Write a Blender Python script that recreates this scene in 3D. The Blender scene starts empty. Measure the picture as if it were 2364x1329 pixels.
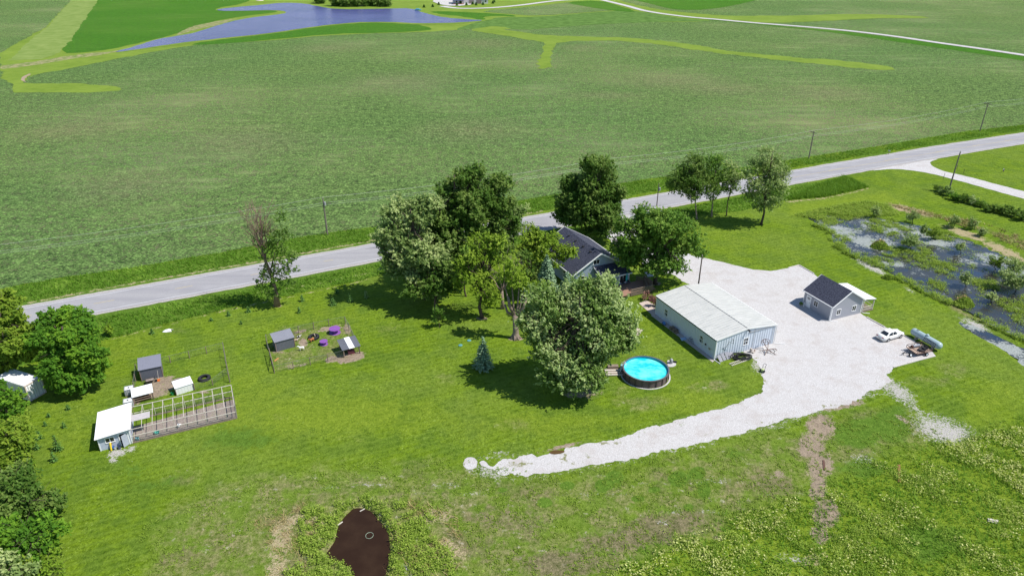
import bpy, math, random
import numpy as np
from mathutils import Vector, Matrix
R = math.radians
random.seed(7); rng = np.random.default_rng(7)
scene = bpy.context.scene
C = scene.collection
# ------------------------------------------------------------------ camera
F_PX, TH, HC, PW, PH = 1640.0, R(27.0), 60.0, 2364.0, 1329.0
cam = bpy.data.objects.new("camera", bpy.data.cameras.new("camera")); C.objects.link(cam)
cam.location = (0, 0, HC); cam.rotation_euler = (R(90) - TH, 0, 0)
cam.data.sensor_width = 36; cam.data.lens = 36 * F_PX / PW
cam.data.clip_start = 0.5; cam.data.clip_end = 9000
scene.camera = cam
# ------------------------------------------------------------------ light
SUN_EL = R(56.5); sx, sy = 0.985, -0.17
world = bpy.data.worlds.new("World"); scene.world = world; world.use_nodes = True
wn = world.node_tree.nodes; wl = world.node_tree.links
sky = wn.new("ShaderNodeTexSky"); sky.sky_type = 'NISHITA'; sky.sun_disc = False
sky.sun_elevation = SUN_EL; sky.sun_rotation = math.atan2(sx, sy); sky.dust_density = 0.0; sky.ozone_density = 3.0
wn["Background"].inputs[1].default_value = 0.11
wl.new(sky.outputs[0], wn["Background"].inputs[0])
sun = bpy.data.objects.new("sun", bpy.data.lights.new("sun", 'SUN')); C.objects.link(sun)
sun.data.energy = 4.6; sun.data.angle = R(0.55); sun.data.color = (1.0, 0.955, 0.89)
sun.rotation_euler = Vector((-sx * math.cos(SUN_EL), -sy * math.cos(SUN_EL), -math.sin(SUN_EL))).to_track_quat('-Z', 'Y').to_euler()
sun.location = (60, -10, 90)
scene.view_settings.view_transform = 'Standard'; scene.view_settings.look = 'None'
scene.view_settings.exposure = 0.43; scene.view_settings.gamma = 1.0

# ------------------------------------------------------------------ measuring helpers (photo pixel <-> point of the place)
CT, ST = math.cos(TH), math.sin(TH)
def ray(px, py):
    u = px - PW / 2; v = -(py - PH / 2)
    return (u, v * ST + F_PX * CT, v * CT - F_PX * ST)
def at(px, py, z=0.0):
    d = ray(px, py); t = (HC - z) / -d[2]
    return Vector((d[0] * t, d[1] * t, z))
def atY(px, py, Y):
    d = ray(px, py); t = Y / d[1]
    return Vector((d[0] * t, Y, HC + d[2] * t))
def zc_of(y, z=0): return y * CT + (HC - z) * ST
def proj(x, y, z=0.0):
    zc = np.maximum(y * CT + (HC - z) * ST, 1.0)
    v = y * ST - (HC - z) * CT
    return PW / 2 + F_PX * x / zc, PH / 2 - F_PX * v / zc

# ------------------------------------------------------------------ object helpers
def tag(o, label=None, cat=None, group=None, kind=None):
    if label: o['label'] = label
    if cat: o['category'] = cat
    if group: o['group'] = group
    if kind: o['kind'] = kind
    return o
def empty(name, loc=(0, 0, 0), rz=0.0):
    o = bpy.data.objects.new(name, None); C.objects.link(o)
    o.location = loc; o.rotation_euler = (0, 0, rz); o.empty_display_size = 0.5
    return o
def thing(name, label, cat, loc=(0, 0, 0), rz=0.0, group=None):
    return tag(empty(name, loc, rz), label, cat, group)
def copy_tree(o, parent=None):
    c = o.copy(); C.objects.link(c); c.parent = parent
    for ch in list(o.children): copy_tree(ch, c)
    return c
class MB:
    def __init__(s): s.v = []; s.f = []
    def add(s, vs, fs):
        n = len(s.v); s.v += [tuple(p) for p in vs]; s.f += [tuple(i + n for i in f) for f in fs]; return s
    def box(s, x0, x1, y0, y1, z0, z1):
        return s.add([(x0,y0,z0),(x1,y0,z0),(x1,y1,z0),(x0,y1,z0),(x0,y0,z1),(x1,y0,z1),(x1,y1,z1),(x0,y1,z1)],
                     [(3,2,1,0),(4,5,6,7),(0,1,5,4),(1,2,6,5),(2,3,7,6),(3,0,4,7)])
    def cbox(s, c, size, rz=0, tilt=0):
        hx, hy, hz = [a / 2 for a in size]; m = Matrix.Rotation(rz, 3, 'Z') @ Matrix.Rotation(tilt, 3, 'Y')
        vs = [m @ Vector((x, y, z)) + Vector(c) for z in (-hz, hz) for x, y in ((-hx,-hy),(hx,-hy),(hx,hy),(-hx,hy))]
        return s.add(vs, [(3,2,1,0),(4,5,6,7),(0,1,5,4),(1,2,6,5),(2,3,7,6),(3,0,4,7)])
    def bar(s, a, b, w, h=None):
        a = Vector(a); b = Vector(b); h = h or w; d = (b - a).normalized()
        up = Vector((0, 0, 1)) if abs(d.z) < .95 else Vector((1, 0, 0))
        r = d.cross(up).normalized(); u = r.cross(d).normalized()
        vs = [p + r * i * w / 2 + u * j * h / 2 for p in (a, b) for i, j in ((-1,-1),(1,-1),(1,1),(-1,1))]
        return s.add(vs, [(0,1,2,3),(7,6,5,4),(0,4,5,1),(1,5,6,2),(2,6,7,3),(3,7,4,0)])
    def tube(s, pts, rad, n=8, cap=True, closed=False):
        pts = [Vector(p) for p in pts]; m = len(pts)
        if not isinstance(rad, (list, tuple)): rad = [rad] * m
        base = len(s.v); pr = None
        for i, p in enumerate(pts):
            if closed: d = (pts[(i + 1) % m] - pts[i - 1]).normalized()
            else: d = (pts[min(i + 1, m - 1)] - pts[max(i - 1, 0)]).normalized()
            if pr is None:
                up = Vector((0, 0, 1)) if abs(d.z) < .9 else Vector((1, 0, 0)); pr = d.cross(up).normalized()
            else:
                pr = (pr - d * pr.dot(d)).normalized()
            q = d.cross(pr)
            for k in range(n):
                a = 2 * math.pi * k / n
                s.v.append(tuple(p + (pr * math.cos(a) + q * math.sin(a)) * rad[i]))
        rng_ = range(m if closed else m - 1)
        for i in rng_:
            j = (i + 1) % m
            for k in range(n):
                k2 = (k + 1) % n
                s.f.append((base + i*n + k, base + i*n + k2, base + j*n + k2, base + j*n + k))
        if cap and not closed:
            s.f.append(tuple(base + k for k in range(n))[::-1]); s.f.append(tuple(base + (m-1)*n + k for k in range(n)))
        return s
    def lathe(s, prof, c=(0, 0, 0), n=24, axis='z', cap=True):
        if prof[0] == prof[-1]: cap = False
        base = len(s.v); m = len(prof)
        for r, z in prof:
            for k in range(n):
                a = 2 * math.pi * k / n; p = (r * math.cos(a), r * math.sin(a), z)
                if axis == 'x': p = (z, p[0], p[1])
                if axis == 'y': p = (p[0], z, p[1])
                s.v.append((p[0] + c[0], p[1] + c[1], p[2] + c[2]))
        for i in range(m - 1):
            for k in range(n):
                k2 = (k + 1) % n
                s.f.append((base + i*n + k, base + i*n + k2, base + (i+1)*n + k2, base + (i+1)*n + k))
        if cap and prof[0][0] > 1e-4: s.f.append(tuple(base + k for k in range(n))[::-1])
        if cap and prof[-1][0] > 1e-4: s.f.append(tuple(base + (m-1)*n + k for k in range(n)))
        return s
    def prism(s, prof, y0, y1):              # profile in x,z extruded along y
        n = len(prof); vs = [(x, y0, z) for x, z in prof] + [(x, y1, z) for x, z in prof]
        fs = [tuple(range(n)), tuple(range(2*n - 1, n - 1, -1))] + [(i, i + n, (i+1) % n + n, (i+1) % n) for i in range(n)]
        return s.add(vs, fs)
    def slab(s, quad, t):                    # thick sheet, thickness t below quad
        q = [Vector(p) for p in quad]; nrm = (q[1]-q[0]).cross(q[3]-q[0]).normalized()
        if nrm.z < 0: nrm = -nrm
        vs = q + [p - nrm * t for p in q]
        return s.add(vs, [(0,1,2,3),(7,6,5,4),(0,4,5,1),(1,5,6,2),(2,6,7,3),(3,7,4,0)])
    def build(s, name, mat, parent=None, smooth=False, bevel=0, loc=None, rz=0):
        me = bpy.data.meshes.new(name); me.from_pydata(s.v, [], s.f); me.update()
        import bmesh
        bm = bmesh.new(); bm.from_mesh(me); bmesh.ops.recalc_face_normals(bm, faces=bm.faces); bm.to_mesh(me); bm.free()
        me.materials.append(mat)
        if smooth:
            me.polygons.foreach_set('use_smooth', [True] * len(me.polygons))
        o = bpy.data.objects.new(name, me); C.objects.link(o); o.parent = parent
        if loc is not None: o.location = loc
        o.rotation_euler = (0, 0, rz)
        if bevel:
            b = o.modifiers.new('bevel', 'BEVEL'); b.width = bevel; b.segments = 2; b.limit_method = 'ANGLE'
        return o
def np_mesh(name, V, nper, mat, attrs=None, parent=None, loc=(0,0,0)):
    """V: (N*nper,3) verts of independent polygons of nper corners; attrs: face float attributes"""
    V = np.asarray(V, dtype=np.float32); n = len(V) // nper
    me = bpy.data.meshes.new(name); me.vertices.add(len(V)); me.vertices.foreach_set('co', V.ravel())
    me.loops.add(len(V)); me.loops.foreach_set('vertex_index', np.arange(len(V), dtype=np.int32))
    me.polygons.add(n); me.polygons.foreach_set('loop_start', np.arange(0, len(V), nper, dtype=np.int32))
    me.update(calc_edges=True)
    for k, a in (attrs or {}).items():
        at_ = me.attributes.new(k, 'FLOAT', 'FACE'); at_.data.foreach_set('value', np.asarray(a, dtype=np.float32))
    me.materials.append(mat)
    o = bpy.data.objects.new(name, me); C.objects.link(o); o.parent = parent; o.location = loc
    return o

# ------------------------------------------------------------------ materials
class NM:
    def __init__(s, name):
        s.m = bpy.data.materials.new(name); s.m.use_nodes = True; s.t = s.m.node_tree
        s.b = s.t.nodes["Principled BSDF"]; s.out = s.t.nodes["Material Output"]; s._p = None
    def N(s, typ, ins=None, **at_):
        n = s.t.nodes.new(typ)
        for k, v in at_.items(): setattr(n, k, v)
        for k, v in (ins or {}).items(): s.set(n.inputs[k], v)
        return n
    def set(s, sock, v):
        if isinstance(v, bpy.types.NodeSocket): s.t.links.new(v, sock)
        elif isinstance(v, (tuple, list)) and len(v) == 3 and sock.type == 'RGBA': sock.default_value = (*v, 1)
        else: sock.default_value = v
    @property
    def pos(s):
        if s._p is None: s._p = s.N("ShaderNodeNewGeometry").outputs["Position"]
        return s._p
    def noise(s, scale, detail=3, rough=.55, vec=None, dist=0):
        return s.N("ShaderNodeTexNoise", {"Vector": vec or s.pos, "Scale": scale, "Detail": detail, "Roughness": rough, "Distortion": dist}).outputs["Fac"]
    def voro(s, scale, vec=None, out="Distance", **k):
        return s.N("ShaderNodeTexVoronoi", {"Vector": vec or s.pos, "Scale": scale}, **k).outputs[out]
    def mapv(s, scale=(1,1,1), rot=(0,0,0), vec=None):
        return s.N("ShaderNodeMapping", {"Vector": vec or s.pos, "Scale": scale, "Rotation": rot}).outputs[0]
    def math(s, op, a, b=0.0, c=0.0, clamp=False):
        return s.N("ShaderNodeMath", {0: a, 1: b, 2: c}, operation=op, use_clamp=clamp).outputs[0]
    def mix(s, f, a, b, mode='MIX'):
        n = s.N("ShaderNodeMix", data_type='RGBA', blend_type=mode)
        s.set(n.inputs[0], f); s.set(n.inputs[6], a); s.set(n.inputs[7], b); return n.outputs[2]
    def step(s, x, lo, hi):
        n = s.N("ShaderNodeMapRange", {0: x, 1: lo, 2: hi, 3: 0.0, 4: 1.0}); n.clamp = True; return n.outputs[0]
    def attr(s, name): return s.N("ShaderNodeAttribute", attribute_name=name).outputs["Fac"]
    def bump(s, h, dist=.05, strength=1.0):
        return s.N("ShaderNodeBump", {"Height": h, "Distance": dist, "Strength": strength}).outputs[0]
    def fin(s, color=None, rough=.8, spec=.25, metal=0, normal=None):
        if color is not None: s.set(s.b.inputs["Base Color"], color)
        s.set(s.b.inputs["Roughness"], rough); s.b.inputs["Specular IOR Level"].default_value = spec
        s.b.inputs["Metallic"].default_value = metal
        if normal is not None: s.t.links.new(normal, s.b.inputs["Normal"])
        return s.m
def pmat(name, col, rough=.6, var=.15, scale=6.0, spec=.4, metal=0, bump=0, col2=None):
    k = NM(name); tc = k.N("ShaderNodeTexCoord").outputs["Object"]
    n = k.noise(scale, 4, .6, tc); n2 = k.noise(scale * .18, 3, .6, tc)
    d = col2 or tuple(c * (1 - var * 2) for c in col)
    f = k.step(k.math('ADD', k.math('MULTIPLY', n, .6), k.math('MULTIPLY', n2, .4)), .35, .72)
    return k.fin(k.mix(f, col, d), rough, spec, metal, k.bump(n, bump) if bump else None)
def blobmask(k, blobs, inner=.1, outer=1.25):
    m = None
    for (px, py, rx, ry) in blobs:
        a = at(px, py); b1, b2 = at(px+rx, py), at(px, py-ry)
        ln = k.N("ShaderNodeVectorMath", {0: k.N("ShaderNodeMapping", {"Vector": k.pos, "Location": (a.x, a.y, 0), "Scale": (b1.x-a.x, b2.y-a.y, 1e6)}, vector_type='TEXTURE').outputs[0]}, operation='LENGTH').outputs["Value"]
        g_ = k.step(ln, outer, inner); m = g_ if m is None else k.math('MAXIMUM', m, g_)
    return m
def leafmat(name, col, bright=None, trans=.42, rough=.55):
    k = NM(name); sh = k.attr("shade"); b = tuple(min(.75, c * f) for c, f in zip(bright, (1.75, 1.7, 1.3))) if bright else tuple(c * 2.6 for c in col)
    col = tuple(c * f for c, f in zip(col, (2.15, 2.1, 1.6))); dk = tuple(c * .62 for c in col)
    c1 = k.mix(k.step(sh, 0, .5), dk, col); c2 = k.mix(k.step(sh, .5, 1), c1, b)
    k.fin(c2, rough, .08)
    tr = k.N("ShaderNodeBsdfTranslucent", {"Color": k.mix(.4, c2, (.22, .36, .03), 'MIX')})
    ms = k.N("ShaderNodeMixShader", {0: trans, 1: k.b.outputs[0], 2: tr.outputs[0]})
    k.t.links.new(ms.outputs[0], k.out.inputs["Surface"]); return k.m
WHITE = pmat("white_paint", (.80, .80, .79), .45, .04, 3)
WHITEMETAL = pmat("white_metal", (.78, .78, .76), .4, .05, 2)
TRIM = pmat("white_trim", (.82, .82, .81), .5, .03, 5)
GLASS = pmat("window_glass", (.02, .025, .03), .08, .1, 2, .8)
DARK = pmat("black_rubber", (.022, .022, .025), .75, .2, 12, bump=.01)
STEEL = pmat("dark_steel", (.05, .045, .045), .5, .2, 8)
RUST = pmat("rusty_steel", (.13, .065, .045), .8, .25, 9)
GALV = pmat("galvanized_steel", (.45, .46, .47), .4, .08, 5, metal=.4)
WOOD = pmat("weathered_wood", (.26, .20, .15), .85, .2, 9, bump=.01)
PALEWOOD = pmat("pale_lumber", (.60, .55, .47), .8, .12, 6)
POLEWOOD = pmat("pole_wood", (.16, .125, .10), .9, .2, 6)
CONC = pmat("concrete", (.45, .40, .36), .9, .1, 3)
BARK = pmat("bark", (.11, .085, .065), .95, .3, 5, .1, bump=.04)
PALEBARK = pmat("pale_bark", (.32, .25, .20), .95, .3, 4, .1, bump=.04)
CHAR = pmat("charcoal_metal", (.135, .14, .165), .45, .08, 2)
WIRE = pmat("fence_wire", (.16, .18, .15), .5, .1, 3)
SHINGLE = (lambda k: k.fin(k.mix(k.step(k.noise(5, 3, .7, k.N("ShaderNodeTexCoord").outputs["Object"]), .38, .62), (.022, .025, .042), (.075, .08, .11)), .85, .25,
           0, k.bump(k.noise(14, 2), .02)))(NM("asphalt_shingle"))
# ================================================================== GROUND
PTS = lambda L: [at(*p) for p in L]
def seg_dist(px, py, a, b):
    ax, ay = a; bx, by = b; dx, dy = bx-ax, by-ay
    t = np.clip(((px-ax)*dx + (py-ay)*dy) / (dx*dx + dy*dy + 1e-9), 0, 1)
    return np.hypot(px - ax - t*dx, py - ay - t*dy)
def inpoly(px, py, poly):
    ins = np.zeros(px.shape, bool); n = len(poly)
    for i in range(n):
        x1, y1 = poly[i]; x2, y2 = poly[(i+1) % n]
        c = ((y1 > py) != (y2 > py)) & (px < (x2-x1) * (py-y1) / (y2-y1 + 1e-12) + x1); ins ^= c
    return ins
def sdf(px, py, poly):
    d = np.full(px.shape, 1e9)
    for i in range(len(poly)): d = np.minimum(d, seg_dist(px, py, poly[i], poly[(i+1) % len(poly)]))
    return np.where(inpoly(px, py, poly), d, -d)
def w2(L, z=0): return [tuple(at(p[0], p[1], z))[:2] for p in L]

POND = [(814,1172),(843,1171),(860,1182),(876,1203),(894,1224),(899,1250),(900,1277),(894,1306),(891,1329),(892,1400),(830,1400),(822,1345),(812,1310),(790,1297),(766,1292),(752,1279),(761,1265),(775,1247),(780,1222),(782,1208),(796,1191)]
MARSH = [(1863,503),(1911,528),(1926,560),(1952,579),(1996,598),(2040,620),(2072,639),(2116,661),(2163,686),(2211,709),(2258,734),(2305,756),(2364,783),(2520,860),(2700,860),(2700,720),(2550,690),(2364,611),(2305,582),(2258,560),(2195,544),(2132,522),(2068,510),(2005,497),(1958,500),(1900,495)]
MARSH2 = [(2205,738),(2240,746),(2274,760),(2320,782),(2364,801),(2480,860),(2520,930),(2430,880),(2364,846),(2305,800),(2258,776),(2225,757)]
ROADN = [(-560,-116.2+0),(0,0)]
# road centre line in metres
RC = [Vector((-700,-190)),Vector((-330,-12)),Vector((-75.5,111.0)),Vector((-28,134.1)),Vector((34,163.4)),Vector((80,185.3)),Vector((120,203.8)),Vector((162,222.2)),Vector((300,280)),Vector((700,440))]
def catmull(P, n=24):
    out = []
    for i in range(len(P)-1):
        p0, p1, p2, p3 = P[max(i-1,0)], P[i], P[i+1], P[min(i+2,len(P)-1)]
        for k in range(n):
            t = k/n; out.append(0.5*((2*p1)+(-p0+p2)*t+(2*p0-5*p1+4*p2-p3)*t*t+(-p0+3*p1-3*p2+p3)*t**3))
    out.append(P[-1]); return out
RCC = catmull(RC)
def offs(P, d):
    o = []
    for i, p in enumerate(P):
        t = (P[min(i+1,len(P)-1)] - P[max(i-1,0)]).normalized(); o.append(p + Vector((-t.y, t.x)) * d)
    return o
def strip(P, d0, d1, z, name, mat, parent=None):
    a, b = offs(P, d0), offs(P, d1); n = len(P)
    vs = [(p.x, p.y, z) for p in a] + [(p.x, p.y, z) for p in b]
    return MB().add(vs, [(i, i+1, n+i+1, n+i) for i in range(n-1)]).build(name, mat, parent)

gx = np.concatenate([-np.geomspace(4500, 100, 60), np.arange(-99, 130.01, .55), np.geomspace(131, 4500, 60)])
gy = np.concatenate([np.linspace(-120, 40, 12), np.arange(44, 175, .5), np.geomspace(176, 6000, 90)])
X, Y = np.meshgrid(gx, gy); PX, PY = proj(X, Y)
front = (Y > 20)
pondw, marshw, marsh2w = w2(POND, -.3), w2(MARSH), w2(MARSH2)
near = (Y < 260) & (Y > 30) & (abs(X) < 200)
Z = np.zeros(X.shape)
def dig(poly, depth, soft, out=.3):
    m = near; d = sdf(X[m], Y[m], poly) + out; s = np.clip(d / soft, 0, 1); s = s*s*(3-2*s)
    Z[m] = np.minimum(Z[m], -depth * s)
dig(pondw, 1.1, 1.8, .9); dig(marshw, .35, 1.6, .6); dig(marsh2w, .3, 1.2, .3)
chan = {k: np.zeros(X.shape) for k in ('lush','lime','dry','soil','stone','straw','brown')}
BR_ = [(1330,1400),(1420,1320),(1520,1265),(1600,1234),(1776,1167),(1865,1142),(1918,1121),(2023,1072),(2129,1029),(2253,1012),(2364,975),(2480,960),(2480,1500),(1330,1500)]
def blob(ch, px, py, rx, ry, v=1.0, rot=0):
    c, s = math.cos(R(rot)), math.sin(R(rot)); dx, dy = PX-px, PY-py
    u, w = (c*dx + s*dy)/rx, (-s*dx + c*dy)/ry
    m = np.clip(1.35 - np.sqrt(u*u + w*w) * .9, 0, 1)
    chan[ch] = np.maximum(chan[ch], np.where(front, m*v, 0))
def poly(ch, P, v=1.0, feather=6):
    xs = [p[0] for p in P]; ys = [p[1] for p in P]
    m = front & (PX > min(xs)-40) & (PX < max(xs)+40) & (PY > min(ys)-40) & (PY < max(ys)+40)
    if not m.any(): return
    s = np.clip(sdf(PX[m], PY[m], P)/feather*.5 + .5, 0, 1); chan[ch][m] = np.maximum(chan[ch][m], s*v)
def line(ch, P, w, v=1.0, feather=5):
    d = np.full(X.shape, 1e9)
    for i in range(len(P)-1): d = np.minimum(d, seg_dist(PX, PY, P[i], P[i+1]))
    chan[ch] = np.maximum(chan[ch], np.where(front, np.clip((w-d)/feather*.5+.5, 0, 1)*v, 0))
DITCH_S = [(-60,800),(60,738),(195,730),(300,711),(600,655),(870,602),(1200,540),(1500,487),(1620,470),(1811,428),(1953,405),(2004,433),(1902,455),(1811,463),(1700,490),(1620,495),(1500,512),(1200,565),(857,641),(809,653),(737,665),(674,682),(592,694),(496,720),(420,738),(249,783),(150,815),(-60,880)]
DITCH_N = [(-60,735),(60,706),(195,680),(300,661),(600,608),(870,560),(1200,498),(1500,446),(1840,388),(2000,364),(2364,306),(2600,268),(2600,250),(2364,289),(2240,303),(2100,326),(2000,343),(1860,364),(1700,390),(1500,413),(1200,464),(860,524),(680,550),(520,581),(300,620),(150,640),(0,667),(-60,680)]
poly('lush', DITCH_S, .75, 5); poly('lush', DITCH_N, .8, 5)
line('straw', [(60,700),(300,655),(600,603),(860,555),(1250,487)], 3, .62, 4)
line('straw', [(249,785),(496,722),(674,684),(809,655),(857,643)], 1.6, .6, 3)
line('straw', [(592,676),(737,655),(860,628)], 2.5, .55, 4)
line('straw', [(1815,466),(1902,458),(2004,436)], 3, .6, 4)
poly('lime', [(1815,470),(1900,462),(2040,440),(2110,470),(2090,480),(1990,470),(1850,500),(1820,500)], .8, 10)
poly('lush', [(1830,500),(1900,482),(2000,465),(2050,472),(2075,498),(1990,498),(1900,508)], .55, 14)
for b in ((740,960,330,60,.75),(250,800,180,60,.5),(1250,980,260,35,.6),(1600,930,170,40,.6),(350,690,90,20,.45),(600,900,120,90,.5),(1500,760,60,60,.5),(150,960,90,120,.5),(2100,700,60,120,.5),(2300,930,100,90,.6),(2290,400,110,40,.3),(700,730,260,60,.45),(1650,540,140,60,.45)): blob('lime', *b)
for b in ((560,1010,160,50,.5),(1640,860,80,30,.4),(2200,620,40,40,.2),(330,1100,150,60,.45),(1390,1120,18,14,1.0),(1420,1105,22,20,1.0),(1310,1120,22,12,.9),(1565,1105,24,20,.95),(1610,1090,20,16,.9),(1510,1130,20,12,.8),(1475,1150,22,10,.8),(1590,1170,18,12,.8),(1625,1130,16,24,.95),(1160,1130,20,10,.7),(1260,1160,22,14,.8),(1980,1000,60,40,.85),(2060,980,50,50,.8),(1200,1150,50,15,.4),(2000,1080,100,30,.6),(2150,1250,120,60,.7),(1700,1050,90,30,.45)): blob('lush', *b)
poly('dry', [(380,1140),(560,1090),(780,1060),(1060,1050),(1160,1075),(1250,1092),(1500,1052),(1700,1006),(1870,960),(1990,925),(2120,940),(2250,1010),(2000,1085),(1850,1150),(1600,1240),(1430,1300),(1300,1400),(300,1400),(330,1240)], .62, 50)
for b in ((1480,1230,230,60,.95,-12),(1300,1290,150,60,.8),(1750,1130,120,30,.75),(1230,1230,100,50,.6),(1640,890,60,20,.6),(1480,930,90,25,.55),(1430,900,50,20,.5),(2080,600,100,14,.8,30),(2230,720,100,12,.8,27),(1990,545,70,10,.7,40),(1930,480,80,10,.4),(2150,880,70,25,.5),(690,780,90,45,.55,-12),(2300,540,120,10,.5,20),(2160,500,60,8,.5)): blob('dry', *b)
for b in ((650,1240,34,60,.62),(700,1198,60,18,.60),(640,1310,40,50,.55),(1000,1190,60,25,.6),(1040,1270,40,50,.55),(2100,485,60,8,.85,14),(2230,540,70,10,.66,18),(2320,580,80,12,.66,25),(1880,1290,40,30,.5)): blob('straw', *b)
for b in ((1893,985,40,34,.85),(1872,1030,38,34,.82),(1893,1075,34,38,.82),(1888,1125,26,36,.78),(1905,1185,36,40,.88),(1895,1235,30,24,.75),(1940,935,70,12,.7,-10),(1800,1095,30,14,.55),(2090,970,30,10,.6,30),(1300,1030,50,5,.8,-14),(1240,1045,12,6,.5),(1660,1240,18,8,.7),
          (372,890,42,22,.95,-15),(350,905,30,16,.9),(470,905,24,6,.6),(316,918,12,20,.7),(808,825,36,12,1.0,-12),(770,828,24,8,.85,-12),(695,765,26,4,.7,-14),(760,758,40,8,.65,-10),(802,760,9,18,.8,-20),(700,790,12,12,.8),(640,812,22,5,.6),(680,845,40,7,.5,-12),(1060,1030,60,6,.0),(1190,782,22,5,.8),(1345,905,60,20,.6),(640,706,14,4,.7),(1113,735,16,5,.7),(1512,655,16,6,.8),(1960,727,36,4,.5,-14)): blob('soil', *b)
for b in ((1760,840,28,26,.7),(1735,810,26,9,.7),(2075,905,48,18,.75,35),(2190,1000,60,22,.9),(2100,930,50,14,.6,40),(2140,965,50,14,.6,40),(2000,910,40,10,.5),(1150,1045,30,5,.7),(1130,1095,40,10,.65),(1030,1120,60,8,.45),(860,1120,60,8,.45),(760,1125,50,6,.4),(1090,1140,50,6,.4),(1380,1140,120,10,.35),(1650,1110,60,8,.45),(1560,1180,30,8,.5),(1530,1205,25,8,.55),(1640,1180,60,10,.4),(1840,960,30,6,.6),(1790,985,50,5,.55),(1600,1035,80,4,.5,-12),(1110,1130,40,5,.4),(2010,615,50,9,.8,28),(2100,670,20,5,.6,28),(2255,755,40,14,.8,28),(2230,742,26,8,.6,28),(700,1290,12,7,.7),(940,1310,12,14,.7),(270,1045,26,9,.95,-10),(262,1062,14,8,.8),(305,1036,12,10,.8),(300,1065,8,4,.7),(1760,1200,20,8,.5),(1870,950,25,5,.5)): blob('stone', *b)
poly('lime', BR_, .75, 25)
line('stone', [(1150,1098),(1213,1103),(1306,1089),(1421,1068),(1510,1046),(1640,1018),(1760,987),(1850,964),(1985,923),(2058,882)], 6, .60, 14)
line('stone', [(1763,885),(1757,907),(1655,947),(1522,984),(1433,1008),(1309,1032),(1190,1050)], 3, .5, 10)
poly('soil', [(x + (x-835)*.10, y + (y-1250)*.08) for x, y in POND], .50, 16)
line('stone', [(1085,1080),(1120,1080),(1150,1096)], 12, .7, 16); line('stone', [(1090,1058),(1130,1056),(1200,1048)], 5, .6, 10)
for b in ((430,760,70,14,.40),(900,760,60,40,.35),(1010,880,90,30,.38),(420,1100,80,30,.5),(620,960,60,20,.35),(1640,600,80,20,.35),(2200,850,60,30,.45),(1180,985,90,25,.45),(800,1010,70,18,.4)): blob('dry', *b)
poly('dry', [(636,857),(616,790),(797,750),(830,812),(795,824)], .62, 5)
for b in ((2060,895,70,24,.66,30),(2170,990,90,34,.72,15),(1990,1060,50,20,.45),(1830,1290,50,20,.5)): blob('stone', *b)
for b in ((1500,1225,240,50,.72,-12),(1300,1300,200,50,.70),(1180,1200,120,50,.6),(1780,1120,90,40,.66)): blob('brown', *b)
poly('straw', [(0,150),(130,128),(262,108),(270,120),(150,138),(0,170)], .55, 8)
poly('lime', [(0,125),(100,68),(165,0),(228,0),(190,60),(145,118),(90,142),(262,120),(330,118),(120,150),(60,200),(0,215)], .6, 8)

gm = NM("grass_ground")
n05, n3, n9 = gm.noise(.045, 4, .6), gm.noise(.9, 5, .7), gm.noise(5.5, 4, .75)
mow = gm.N("ShaderNodeTexWave", {"Vector": gm.mapv(rot=(0, 0, R(-24))), "Scale": .28, "Distortion": 1.2, "Detail": 2.0, "Detail Scale": .6}, bands_direction='Y').outputs["Fac"]
nm_, nl_ = gm.noise(2.4, 3, .65), gm.noise(.24, 4, .6)
f = gm.math('ADD', gm.math('ADD', gm.math('MULTIPLY', n3, .36), gm.math('MULTIPLY', n9, .28)), gm.math('MULTIPLY', nm_, .36))
base = gm.mix(gm.step(f, .40, .61), (.060, .106, .005), (.178, .270, .018))
base = gm.mix(gm.math('MULTIPLY', gm.step(nl_, .44, .58), .75), base, gm.mix(gm.step(f, .38, .6), (.040, .086, .008), (.110, .180, .022)))
base = gm.mix(gm.math('MULTIPLY', gm.step(n05, .45, .6), .5), base, gm.mix(gm.step(f, .4, .6), (.085, .135, .010), (.20, .265, .050)))
base = gm.mix(gm.math('MULTIPLY', gm.step(mow, .5, .9), .32), base, (.155, .235, .03))
def ch_mask(ch, k=.8, lo=.46, hi=.60, nz=None):
    nn = nz or gm.math('ADD', gm.math('MULTIPLY', n3, .6), gm.math('MULTIPLY', n9, .4))
    v = gm.math('ADD', gm.attr(ch), gm.math('MULTIPLY', gm.math('SUBTRACT', nn, .5), k * 2.2))
    # nothing where the channel is empty
    return gm.math('MULTIPLY', gm.step(v, lo, hi), gm.step(gm.attr(ch), .02, .2))
nb = gm.noise(.22, 5, .65)
wide = gm.math('ADD', gm.math('MULTIPLY', nb, .5), gm.math('MULTIPLY', f, .5))
base = gm.mix(ch_mask('lime', .9, .35, .75, wide), base, gm.mix(gm.step(f, .38, .62), (.095, .155, .010), (.205, .275, .028)))
drycol = gm.mix(gm.step(f, .42, .58), (.075, .105, .018), (.27, .25, .115))
drycol = gm.mix(gm.step(gm.noise(.33, 5, .7), .47, .56), drycol, gm.mix(gm.step(f, .4, .6), (.075, .14, .012), (.165, .23, .04)))
drycol = gm.mix(gm.math('MULTIPLY', gm.step(gm.noise(.12, 5, .7), .52, .62), .7), drycol, gm.mix(gm.step(f, .4, .6), (.10, .085, .04), (.25, .20, .12)))
drycol = gm.mix(gm.step(gm.noise(.8, 5, .75), .60, .66), drycol, (.40, .36, .27))
base = gm.mix(ch_mask('dry', .7, .35, .75, wide), base, drycol)
base = gm.mix(gm.math('MULTIPLY', ch_mask('brown', .9, .50, .66, wide), .8), base, gm.mix(gm.step(f, .42, .60), (.070, .075, .026), (.25, .205, .125)))
base = gm.mix(ch_mask('lush', .8, .44, .56, wide), base, gm.mix(gm.step(f, .38, .62), (.048, .100, .010), (.125, .215, .028)))
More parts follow.
